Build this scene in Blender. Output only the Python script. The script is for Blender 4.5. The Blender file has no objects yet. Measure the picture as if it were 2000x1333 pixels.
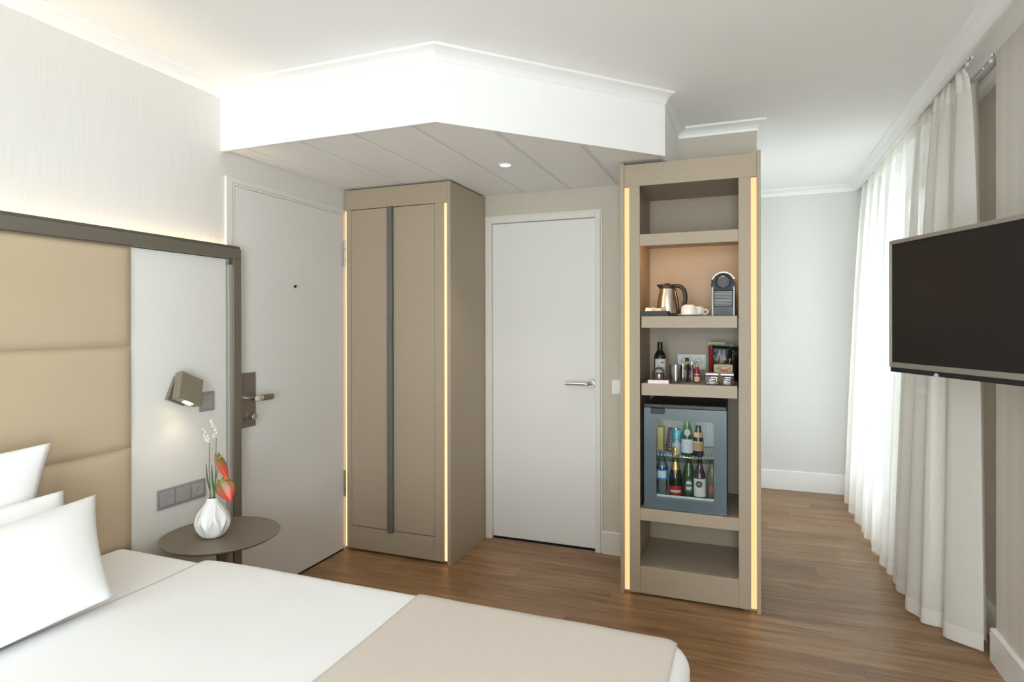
import bpy, bmesh, math, random
from mathutils import Vector, Matrix, noise
sc = bpy.context.scene
COL = sc.collection
PI = math.pi
random.seed(7)

# ------------------------------------------------------------------ camera
def setup_camera():
    f, cy, yaw, pitch, roll = 1188.0, 636.4, .3688, -.0018, -.0018
    S, C = math.sin(yaw), math.cos(yaw)
    R = Vector((C, S, 0)); F = Vector((-S, C, 0)); U = Vector((0, 0, 1))
    F, U = F*math.cos(pitch)+U*math.sin(pitch), U*math.cos(pitch)-F*math.sin(pitch)
    R, U = R*math.cos(roll)+U*math.sin(roll), U*math.cos(roll)-R*math.sin(roll)
    cd = bpy.data.cameras.new('camera'); cam = bpy.data.objects.new('camera', cd); COL.objects.link(cam)
    cd.sensor_fit = 'HORIZONTAL'; cd.sensor_width = 36.0; cd.lens = f/2000*36
    cd.shift_y = -(666.5-cy)/2000
    cd.clip_start = .02; cd.clip_end = 100
    m = Matrix.Identity(4)
    for i in range(3):
        m[i][0] = R[i]; m[i][1] = U[i]; m[i][2] = -F[i]
    m[0][3], m[1][3], m[2][3] = 0, 0, 1.36
    cam.matrix_world = m
    sc.camera = cam
setup_camera()

# ------------------------------------------------------------------ sky, daylight, exposure
EXPOSURE = 0.15
YN = -1.6            # wall behind the camera
SKY = 17.0
def setup_light():
    w = bpy.data.worlds.new('overcast_sky'); sc.world = w; w.use_nodes = True
    bg = w.node_tree.nodes['Background']
    bg.inputs[0].default_value = (.88, .94, 1.0, 1); bg.inputs[1].default_value = SKY
    def area(name, loc, rot, sx, sy, power, col, portal=False):
        l = bpy.data.lights.new(name, 'AREA'); l.shape = 'RECTANGLE'; l.size = sx; l.size_y = sy
        l.energy = power; l.color = col
        l.cycles.is_portal = portal
        o = bpy.data.objects.new(name, l); COL.objects.link(o); o.location = loc; o.rotation_euler = rot
        return o
    # sky portals at the curtained window and at two added unseen windows
    area('daylight_portal_window', (1.13, 4.45, 1.25), (0, PI/2, 0), 2.3, 1.6, 1, (1, 1, 1), True)
    area('daylight_portal_added_side_window', (1.05, -.825, 1.22), (0, PI/2, 0), 2.3, .95, 1, (1, 1, 1), True)
    area('daylight_portal_added_rear_window', (0, YN-.05, 1.275), (PI/2, 0, 0), 1.5, 2.15, 1, (1, 1, 1), True)
    v = sc.view_settings
    sc.display_settings.display_device = 'sRGB'
    v.view_transform = 'Standard'; v.look = 'None'; v.gamma = 1.0; v.use_curve_mapping = False
    v.exposure = EXPOSURE
    c = sc.cycles
    c.use_denoising = True
    c.max_bounces = 14; c.diffuse_bounces = 9; c.glossy_bounces = 5; c.transmission_bounces = 10; c.transparent_max_bounces = 24
    c.sample_clamp_indirect = 8.0
    c.caustics_reflective = False; c.caustics_refractive = False
setup_light()

# ------------------------------------------------------------------ materials
MATS = {}
def srgb(r, g, b):
    f = lambda c: (c/255/12.92) if c/255 <= .04045 else ((c/255+.055)/1.055)**2.4
    return (f(r), f(g), f(b), 1)
def newmat(name):
    m = bpy.data.materials.new(name); m.use_nodes = True
    nt = m.node_tree
    return m, nt, nt.nodes, nt.links, nt.nodes['Principled BSDF']
def mat(name, col, rough=.5, metal=0.0, spec=.5, emit=None, es=0.0, trans=0.0, ior=1.45, coat=0.0, noise_amt=0.0, noise_scale=40, bump=0.0, bump_scale=400, sheen=0.0):
    if name in MATS: return MATS[name]
    m, nt, N, L, b = newmat(name)
    b.inputs['Base Color'].default_value = (*col[:3], 1)
    b.inputs['Roughness'].default_value = rough; b.inputs['Metallic'].default_value = metal
    b.inputs['Specular IOR Level'].default_value = spec; b.inputs['IOR'].default_value = ior
    b.inputs['Transmission Weight'].default_value = trans; b.inputs['Coat Weight'].default_value = coat
    b.inputs['Sheen Weight'].default_value = sheen
    if emit: 
        b.inputs['Emission Color'].default_value = (*emit[:3], 1); b.inputs['Emission Strength'].default_value = es
    if noise_amt or bump:
        tc = N.new('ShaderNodeTexCoord')
    if noise_amt:
        n = N.new('ShaderNodeTexNoise'); n.inputs['Scale'].default_value = noise_scale; n.inputs['Detail'].default_value = 4
        L.new(tc.outputs['Object'], n.inputs['Vector'])
        mx = N.new('ShaderNodeMix'); mx.data_type = 'RGBA'
        mx.inputs['A'].default_value = tuple(c*(1-noise_amt) for c in col[:3])+(1,)
        mx.inputs['B'].default_value = tuple(min(1, c*(1+noise_amt)) for c in col[:3])+(1,)
        L.new(n.outputs['Fac'], mx.inputs['Factor']); L.new(mx.outputs['Result'], b.inputs['Base Color'])
    if bump:
        n2 = N.new('ShaderNodeTexNoise'); n2.inputs['Scale'].default_value = bump_scale; n2.inputs['Detail'].default_value = 3
        L.new(tc.outputs['Object'], n2.inputs['Vector'])
        bp = N.new('ShaderNodeBump'); bp.inputs['Strength'].default_value = bump; bp.inputs['Distance'].default_value = .002
        L.new(n2.outputs['Fac'], bp.inputs['Height']); L.new(bp.outputs['Normal'], b.inputs['Normal'])
    MATS[name] = m
    return m
def weave(name, col, amt=.10, sx=260, sz=14, rough=.6, cross=.6, bump=.15, stripes=None, spec=.3):
    """wallpaper or linen laminate: fine threads running up, weaker threads running across, optional broad stripes"""
    if name in MATS: return MATS[name]
    m, nt, N, L, b = newmat(name)
    g = N.new('ShaderNodeNewGeometry'); sep = N.new('ShaderNodeSeparateXYZ'); L.new(g.outputs['Position'], sep.inputs[0])
    ad = N.new('ShaderNodeMath'); ad.operation = 'ADD'; L.new(sep.outputs['X'], ad.inputs[0]); L.new(sep.outputs['Y'], ad.inputs[1])
    def threads(a, c, det=3):
        cb = N.new('ShaderNodeCombineXYZ')
        m1 = N.new('ShaderNodeMath'); m1.operation = 'MULTIPLY'; m1.inputs[1].default_value = a; L.new(ad.outputs[0], m1.inputs[0])
        m2 = N.new('ShaderNodeMath'); m2.operation = 'MULTIPLY'; m2.inputs[1].default_value = c; L.new(sep.outputs['Z'], m2.inputs[0])
        L.new(m1.outputs[0], cb.inputs[0]); L.new(m2.outputs[0], cb.inputs[1])
        n = N.new('ShaderNodeTexNoise'); n.inputs['Scale'].default_value = 1; n.inputs['Detail'].default_value = det; n.inputs['Roughness'].default_value = .6
        L.new(cb.outputs[0], n.inputs['Vector'])
        return n.outputs['Fac']
    t1 = threads(sx, sz); t2 = threads(sz*1.4, sx)
    mixv = N.new('ShaderNodeMix'); mixv.inputs[0].default_value = cross*.5; L.new(t1, mixv.inputs[2]); L.new(t2, mixv.inputs[3])
    val = mixv.outputs[0]
    mr = N.new('ShaderNodeMapRange'); mr.inputs[1].default_value = .25; mr.inputs[2].default_value = .75
    mr.inputs[3].default_value = 1-amt; mr.inputs[4].default_value = 1+amt; L.new(val, mr.inputs[0])
    fac = mr.outputs[0]
    if stripes:
        per, lo = stripes
        md = N.new('ShaderNodeMath'); md.operation = 'WRAP'; md.inputs[1].default_value = per; md.inputs[2].default_value = 0; L.new(ad.outputs[0], md.inputs[0])
        gt = N.new('ShaderNodeMath'); gt.operation = 'GREATER_THAN'; gt.inputs[1].default_value = per*.45; L.new(md.outputs[0], gt.inputs[0])
        m3 = N.new('ShaderNodeMapRange'); m3.inputs[3].default_value = 1; m3.inputs[4].default_value = lo; L.new(gt.outputs[0], m3.inputs[0])
        m4 = N.new('ShaderNodeMath'); m4.operation = 'MULTIPLY'; L.new(fac, m4.inputs[0]); L.new(m3.outputs[0], m4.inputs[1]); fac = m4.outputs[0]
    sc_ = N.new('ShaderNodeVectorMath'); sc_.operation = 'SCALE'; sc_.inputs[0].default_value = col[:3]; L.new(fac, sc_.inputs['Scale'])
    L.new(sc_.outputs[0], b.inputs['Base Color'])
    b.inputs['Roughness'].default_value = rough; b.inputs['Specular IOR Level'].default_value = spec
    bp = N.new('ShaderNodeBump'); bp.inputs['Strength'].default_value = bump; bp.inputs['Distance'].default_value = .001
    L.new(val, bp.inputs['Height']); L.new(bp.outputs['Normal'], b.inputs['Normal'])
    MATS[name] = m
    return m
def wood(name):
    m, nt, N, L, b = newmat(name)
    g = N.new('ShaderNodeNewGeometry'); oi = N.new('ShaderNodeObjectInfo')
    sep = N.new('ShaderNodeSeparateXYZ'); L.new(g.outputs['Position'], sep.inputs[0])
    def M(op, a, bb):
        n = N.new('ShaderNodeMath'); n.operation = op
        for i, v in enumerate((a, bb)):
            if hasattr(v, 'is_linked') or not isinstance(v, (int, float)): L.new(v, n.inputs[i])
            else: n.inputs[i].default_value = v
        return n.outputs[0]
    def coords(kx, ky, kr):
        c = N.new('ShaderNodeCombineXYZ')
        L.new(M('ADD', M('MULTIPLY', sep.outputs['X'], kx), M('MULTIPLY', oi.outputs['Random'], 31)), c.inputs[0])
        L.new(M('MULTIPLY', sep.outputs['Y'], ky), c.inputs[1])
        L.new(M('MULTIPLY', oi.outputs['Random'], kr), c.inputs[2])
        return c.outputs[0]
    n1 = N.new('ShaderNodeTexNoise'); n1.inputs['Scale'].default_value = 1; n1.inputs['Detail'].default_value = 7; n1.inputs['Roughness'].default_value = .62; n1.inputs['Distortion'].default_value = .9
    L.new(coords(2.2, 34, 17), n1.inputs['Vector'])
    n2 = N.new('ShaderNodeTexNoise'); n2.inputs['Scale'].default_value = 1; n2.inputs['Detail'].default_value = 4; n2.inputs['Roughness'].default_value = .6
    L.new(coords(9, 190, 5), n2.inputs['Vector'])
    n3 = N.new('ShaderNodeTexNoise'); n3.inputs['Scale'].default_value = 1; n3.inputs['Detail'].default_value = 2
    L.new(coords(1.1, 6, 9), n3.inputs['Vector'])
    v = M('ADD', M('MULTIPLY', n1.outputs['Fac'], .62), M('ADD', M('MULTIPLY', n2.outputs['Fac'], .22), M('MULTIPLY', n3.outputs['Fac'], .30)))
    v = M('ADD', v, M('MULTIPLY', oi.outputs['Random'], .07))
    r = N.new('ShaderNodeValToRGB'); L.new(v, r.inputs[0])
    e = r.color_ramp.elements
    e[0].position = .40; e[0].color = WOODC[0]
    e[1].position = .80; e[1].color = WOODC[2]
    x = r.color_ramp.elements.new(.58); x.color = WOODC[1]
    L.new(r.outputs[0], b.inputs['Base Color'])
    mr = N.new('ShaderNodeMapRange'); mr.inputs[3].default_value = .30; mr.inputs[4].default_value = .48; L.new(n2.outputs['Fac'], mr.inputs[0]); L.new(mr.outputs[0], b.inputs['Roughness'])
    bp = N.new('ShaderNodeBump'); bp.inputs['Strength'].default_value = .12; bp.inputs['Distance'].default_value = .001
    L.new(n2.outputs['Fac'], bp.inputs['Height']); L.new(bp.outputs['Normal'], b.inputs['Normal'])
    return m
WOODC = ((.100, .051, .022, 1), (.255, .141, .064, 1), (.46, .285, .148, 1))
def sheer(name, col, opac, tl=.6):
    m = bpy.data.materials.new(name); m.use_nodes = True; nt = m.node_tree; N = nt.nodes; L = nt.links
    N.remove(N['Principled BSDF']); out = N['Material Output']
    tr = N.new('ShaderNodeBsdfTransparent'); tl_ = N.new('ShaderNodeBsdfTranslucent'); df = N.new('ShaderNodeBsdfDiffuse')
    tl_.inputs[0].default_value = (*col, 1); df.inputs[0].default_value = (*col, 1)
    a = N.new('ShaderNodeMixShader'); a.inputs[0].default_value = tl; L.new(df.outputs[0], a.inputs[1]); L.new(tl_.outputs[0], a.inputs[2])
    c = N.new('ShaderNodeMixShader')
    tc = N.new('ShaderNodeTexCoord'); n = N.new('ShaderNodeTexNoise'); n.inputs['Scale'].default_value = 90; L.new(tc.outputs['Object'], n.inputs['Vector'])
    mr = N.new('ShaderNodeMapRange'); mr.inputs[3].default_value = opac-.05; mr.inputs[4].default_value = min(1, opac+.05); L.new(n.outputs['Fac'], mr.inputs[0])
    L.new(mr.outputs[0], c.inputs[0]); L.new(tr.outputs[0], c.inputs[1]); L.new(a.outputs[0], c.inputs[2]); L.new(c.outputs[0], out.inputs[0])
    return m
def glassy(name, col=(1, 1, 1), rough=0.0, refl=.08, tint_fac=1.0):
    """thin pane: mostly transparent with a fresnel reflection, lets light through"""
    m = bpy.data.materials.new(name); m.use_nodes = True; nt = m.node_tree; N = nt.nodes; L = nt.links
    N.remove(N['Principled BSDF']); out = N['Material Output']
    tr = N.new('ShaderNodeBsdfTransparent'); tr.inputs[0].default_value = (*col, 1)
    gl = N.new('ShaderNodeBsdfGlossy'); gl.inputs['Roughness'].default_value = rough
    fr = N.new('ShaderNodeFresnel'); fr.inputs[0].default_value = 1.5
    mm = N.new('ShaderNodeMath'); mm.operation = 'MULTIPLY_ADD'; mm.inputs[1].default_value = .8; mm.inputs[2].default_value = refl; L.new(fr.outputs[0], mm.inputs[0])
    mx = N.new('ShaderNodeMixShader'); L.new(mm.outputs[0], mx.inputs[0]); L.new(tr.outputs[0], mx.inputs[1]); L.new(gl.outputs[0], mx.inputs[2]); L.new(mx.outputs[0], out.inputs[0])
    return m

WHITE = mat('white_paint', (.92, .92, .915), .55, noise_amt=.012, noise_scale=6)
CEIL = mat('ceiling_paint', (.93, .93, .925), .7, noise_amt=.01, noise_scale=3)
TRIMW = mat('white_trim_gloss', (.88, .88, .87), .35)
PAPER = weave('wallpaper_greige', (.735, .72, .69), .045, 230, 6, .75, .15, .10)
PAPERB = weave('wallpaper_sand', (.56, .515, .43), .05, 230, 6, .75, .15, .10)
PAPERW = weave('wallpaper_far_pale', (.71, .705, .685), .02, 230, 6, .75, .15, .06)
PAPERS = weave('wallpaper_striped', (.70, .665, .61), .045, 420, 3, .75, .1, .12, stripes=(.11, 1.045))
LAM = weave('linen_laminate', (.400, .328, .243), .13, 330, 50, .5, 1.0, .12, spec=.4)
LAMD = weave('linen_laminate_shelf', (.400, .328, .243), .13, 330, 50, .45, 1.0, .12, spec=.4)
DOORW = mat('door_white', (.78, .772, .75), .45, bump=.03, bump_scale=300)
LEATHER = mat('beige_leather', (.505, .398, .275), .42, spec=.4, noise_amt=.03, noise_scale=5, bump=.10, bump_scale=420)
FABW = weave('padded_white_textile', (.74, .725, .69), .03, 300, 60, .8, 1.0, .12)
LINEN = mat('white_bed_linen', (.90, .90, .905), .8, spec=.2, bump=.04, bump_scale=300)
SHEET = mat('white_bed_sheet', (.87, .86, .85), .8, spec=.2, bump=.04, bump_scale=300)
THROW = mat('beige_wool_throw', (.645, .572, .50), .95, spec=.1, noise_amt=.07, noise_scale=160, bump=.35, bump_scale=260, sheen=.3)
BRONZE = mat('satin_bronze_metal', (.27, .25, .21), .38, metal=.75)
BRONZED = mat('dark_bronze_edge', (.17, .155, .13), .42, metal=.6)
GUN = mat('gunmetal_strip', (.17, .16, .138), .5, metal=.3)
STEEL = mat('brushed_steel', (.62, .59, .54), .28, metal=1, noise_amt=.05, noise_scale=80)
NICKEL = mat('satin_nickel', (.55, .51, .45), .33, metal=1)
CHROME = mat('chrome', (.8, .8, .8), .12, metal=1)
TAUPE = mat('taupe_lacquer', (.18, .145, .108), .38, spec=.45)
BLACKP = mat('black_plastic', (.018, .019, .021), .38)
BLACKM = mat('black_matt', (.012, .012, .012), .7)
DARKG = mat('dark_grey_plastic', (.022, .025, .027), .45, spec=.3)
GREYP = mat('grey_switch_plastic', (.34, .335, .33), .4)
GREYR = mat('grey_switch_frame', (.28, .275, .27), .4)
WHITEP = mat('white_plastic', (.82, .81, .79), .35)
PORC = mat('white_porcelain', (.86, .86, .85), .18, coat=.4)
LEDW = mat('warm_led_diffuser', (.10, .07, .04), .5, emit=(1, .56, .24), es=1.2)
GLASS = mat('clear_glass', (1, 1, 1), .0, trans=1, ior=1.45)
PANE = glassy('window_pane_glass', (.96, .98, .97), refl=.0)
FRPANE = glassy('fridge_door_glass', (.93, .95, .95), refl=-.015)
LEDB = mat('bright_warm_led', (.10, .07, .04), .5, emit=(1, .56, .30), es=1.6)
DARK = mat('dark_void', (.008, .008, .008), .9)

# ------------------------------------------------------------------ mesh helpers
ROOT = {}
def fin(name, bm, m, parent=None, smooth=False, local=False, label=None, angle=None):
    """link the bmesh as ONE object; geometry is given in world space unless local"""
    root = ROOT.get(parent.name, parent) if parent else None
    if parent and not local:
        bmesh.ops.translate(bm, verts=bm.verts, vec=-Vector(root.location))
    me = bpy.data.meshes.new(name)
    bmesh.ops.recalc_face_normals(bm, faces=bm.faces)
    bm.to_mesh(me); bm.free()
    ms = m if isinstance(m, (list, tuple)) else [m]
    for x in ms: me.materials.append(x)
    if smooth:
        me.polygons.foreach_set('use_smooth', [True]*len(me.polygons))
        if angle: me.set_sharp_from_angle(angle=math.radians(angle))
    o = bpy.data.objects.new(name, me); COL.objects.link(o)
    if parent:
        o.parent = parent; ROOT[o.name] = root
    if label: o['label'] = label
    return o
def tag(o, label, cat, group=None):
    o['label'] = label; o['category'] = cat
    if group: o['group'] = group
    return o
def struct(o, label=None):
    o['kind'] = 'structure'
    if label: o['label'] = label
    return o
def empty(name, loc, rotz=0, rot=None):
    o = bpy.data.objects.new(name, None); COL.objects.link(o); o.location = loc
    o.rotation_euler = rot if rot else (0, 0, rotz)
    o.empty_display_size = .05
    return o
def thing(name, label, cat, loc, rotz=0, group=None, rot=None):
    return tag(empty(name, loc, rotz, rot), label, cat, group)
def B(): return bmesh.new()
def box(bm, lo, hi, bev=0, seg=2):
    lo = Vector(lo); hi = Vector(hi)
    g = bmesh.ops.create_cube(bm, size=1)
    vs = g['verts']; s = hi-lo; c = (hi+lo)/2
    for v in vs: v.co = Vector((v.co.x*s.x, v.co.y*s.y, v.co.z*s.z))+c
    if bev:
        es = list({e for v in vs for e in v.link_edges})
        bmesh.ops.bevel(bm, geom=es, offset=bev, segments=seg, profile=.5, affect='EDGES')
    return bm
def bx(lo, hi, bev=0, seg=2): return box(B(), lo, hi, bev, seg)
def lathe(bm, prof, c=(0, 0, 0), seg=32, a0=0, a1=2*PI, axis='Z'):
    full = abs(a1-a0-2*PI) < 1e-6
    n = seg if full else seg+1
    rings = []
    for r, z in prof:
        ring = []
        for i in range(n):
            a = a0+(a1-a0)*i/seg
            p = Vector((r*math.cos(a), r*math.sin(a), z))
            if axis == 'X': p = Vector((p.z, p.x, p.y))
            elif axis == 'Y': p = Vector((p.x, -p.z, p.y)) if False else Vector((p.y, p.z, p.x))
            ring.append(bm.verts.new(p+Vector(c)))
        rings.append(ring)
    for a, b in zip(rings, rings[1:]):
        for i in range(n if full else n-1):
            j = (i+1) % n
            try: bm.faces.new((a[i], a[j], b[j], b[i]))
            except ValueError: pass
    bmesh.ops.remove_doubles(bm, verts=bm.verts, dist=1e-6)
    return bm
def tube(bm, pts, r, seg=10, caps=True):
    pts = [Vector(p) for p in pts]
    rs = r if isinstance(r, (list, tuple)) else [r]*len(pts)
    rings = []; up = None
    for i, p in enumerate(pts):
        t = (pts[min(i+1, len(pts)-1)]-pts[max(i-1, 0)]).normalized()
        if up is None:
            up = t.orthogonal().normalized()
        up = (up-t*up.dot(t)).normalized(); s = t.cross(up)
        rings.append([bm.verts.new(p+(up*math.cos(2*PI*k/seg)+s*math.sin(2*PI*k/seg))*rs[i]) for k in range(seg)])
    for a, b in zip(rings, rings[1:]):
        for k in range(seg): bm.faces.new((a[k], a[(k+1) % seg], b[(k+1) % seg], b[k]))
    if caps:
        bm.faces.new(rings[0]); bm.faces.new(rings[-1])
    return bm
def smoothpts(pts, n=8):
    P = [Vector(p) for p in pts]; out = []
    for i in range(len(P)-1):
        p0 = P[max(i-1, 0)]; p1 = P[i]; p2 = P[i+1]; p3 = P[min(i+2, len(P)-1)]
        for k in range(n):
            t = k/n
            out.append(.5*((2*p1)+(p2-p0)*t+(2*p0-5*p1+4*p2-p3)*t*t+(3*p1-p0-3*p2+p3)*t**3))
    out.append(P[-1]); return out
def prism(bm, poly, z0, z1, axis='Z'):
    def P(a, b, c):
        return {'Z': (a, b, c), 'X': (c, a, b), 'Y': (a, c, b)}[axis]
    lo = [bm.verts.new(P(x, y, z0)) for x, y in poly]; hi = [bm.verts.new(P(x, y, z1)) for x, y in poly]
    n = len(poly)
    bm.faces.new(lo); bm.faces.new(hi)
    for i in range(n): bm.faces.new((lo[i], lo[(i+1) % n], hi[(i+1) % n], hi[i]))
    return bm
def grid(bm, fn, nu, nv, closed_u=False):
    V = [[bm.verts.new(fn(i/(nu if closed_u else nu-1), j/(nv-1))) for j in range(nv)] for i in range(nu)]
    for i in range(nu if closed_u else nu-1):
        for j in range(nv-1):
            k = (i+1) % nu
            bm.faces.new((V[i][j], V[k][j], V[k][j+1], V[i][j+1]))
    return bm
def sweep(bm, path, prof, closed=False):
    """profile (offset to the right of travel, z) swept along a floor-plan path with mitred corners"""
    n = len(path); P = [Vector(p) for p in path]; rings = []
    for i in range(n):
        def rn(a, b):
            d = (b-a).normalized(); return Vector((d.y, -d.x))
        if closed or 0 < i < n-1:
            n1 = rn(P[i-1], P[i]); n2 = rn(P[i], P[(i+1) % n]); mtr = (n1+n2); mtr = mtr/(mtr.length**2)*2
        elif i == 0: mtr = rn(P[0], P[1])
        else: mtr = rn(P[-2], P[-1])
        rings.append([bm.verts.new((P[i].x+mtr.x*o, P[i].y+mtr.y*o, z)) for o, z in prof])
    k = len(prof)
    for i in range(n if closed else n-1):
        a, b = rings[i], rings[(i+1) % n]
        for j in range(k): bm.faces.new((a[j], a[(j+1) % k], b[(j+1) % k], b[j]))
    if not closed:
        bm.faces.new(rings[0]); bm.faces.new(rings[-1])
    return bm
def disc(bm, c, r, normal='Z', th=.001, seg=24):
    prof = [(0, 0), (r, 0), (r, th), (0, th)]
    return lathe(bm, prof, c, seg, axis=normal)
def shape_on_cyl(bm, poly, R, c, ang, z, th=.0006):
    """flat outline (x,z in metres) bent round a vertical cylinder of radius R, centred on angle ang"""
    x0, x1 = min(p[0] for p in poly), max(p[0] for p in poly); n = 14; cols = []
    for i in range(n+1):
        x = x0+(x1-x0)*(.002+.996*i/n); ys = []
        for (ax, ay), (bx_, by) in zip(poly, poly[1:]+poly[:1]):
            if (ax-x)*(bx_-x) <= 0 and ax != bx_: ys.append(ay+(by-ay)*(x-ax)/(bx_-ax))
        a = ang+x/R
        cols.append([bm.verts.new((c[0]+(R+th)*math.cos(a), c[1]+(R+th)*math.sin(a), c[2]+z+y)) for y in (min(ys), max(ys))])
    for p, q in zip(cols, cols[1:]): bm.faces.new((p[0], q[0], q[1], p[1]))
    return bm
def band_on_cyl(bm, R, c, z0, z1, ang, half, seg=14, th=.0006):
    return lathe(bm, [(R+th, z0), (R+th, z1)], c, seg, ang-half, ang+half)
def textbm(s, size, align='CENTER'):
    cu = bpy.data.curves.new('lettering', 'FONT'); cu.body = s; cu.size = size; cu.align_x = align; cu.align_y = 'CENTER'; cu.resolution_u = 2
    o = bpy.data.objects.new('lettering', cu); COL.objects.link(o)
    dg = bpy.context.evaluated_depsgraph_get(); me = bpy.data.meshes.new_from_object(o.evaluated_get(dg))
    bm = B(); bm.from_mesh(me)
    bpy.data.objects.remove(o); bpy.data.curves.remove(cu); bpy.data.meshes.remove(me)
    return bm

# ------------------------------------------------------------------ room dimensions
XL, YC, YB, YF = -2.278, 3.07, 3.5655, 5.469
XR, XW, XS = .93, 1.0, .05          # right wall, window wall, bathroom side wall
YP = 2.97                           # end of the right wall
ZC, ZS = 2.465, 2.18                # ceiling, soffit panels
WY0, WY1, WZ0, WZ1 = 3.70, 5.25, .08, 2.36

# ------------------------------------------------------------------ floor and planks
def build_floor():
    fl = struct(fin('floor', bx((XL-.1, YN-.1, -.12), (XW+.1, YF+.1, -.004)), DARK), 'brown oak plank floor of the hotel room')
    wm = wood('oak_plank')
    pw, pl = .1475, 1.22
    base = B(); box(base, (-.5, -.5, -.0039), (.5, .5, 0))
    me = bpy.data.meshes.new('plank')
    # a plank whose arrises are eased by half a millimetre
    bm = B()
    def pk(bm, l, w):
        e = .0007
        lo = [(-l/2, -w/2), (l/2, -w/2), (l/2, w/2), (-l/2, w/2)]
        hi = [(x-math.copysign(e, x), y-math.copysign(e, y)) for x, y in lo]
        a = [bm.verts.new((x, y, -.0039)) for x, y in lo]; b = [bm.verts.new((x, y, -e*.6)) for x, y in lo]; c = [bm.verts.new((x, y, 0)) for x, y in hi]
        for r, s in ((a, b), (b, c)):
            for i in range(4): bm.faces.new((r[i], r[(i+1) % 4], s[(i+1) % 4], s[i]))
        bm.faces.new(c)
    base.free()
    pk(bm, pl-.0004, pw-.0004); bm.to_mesh(me); bm.free(); me.materials.append(wm)
    rows = int((YF+.02-YN)/pw)+1
    y = 3.205-pw*math.ceil((3.205-YN)/pw)
    i = 0
    while y < YF:
        off = (i*.437+.11) % 1.0*pl
        x = XL-off
        while x < XW:
            x0, x1 = max(x, XL-.005), min(x+pl, XW+.02)
            if x1-x0 > .02:
                o = bpy.data.objects.new('plank', me); COL.objects.link(o); o.parent = fl
                o.location = ((x0+x1)/2, y+pw/2, 0); o.scale = ((x1-x0)/pl, 1, 1)
            x += pl
        y += pw; i += 1
build_floor()

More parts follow.
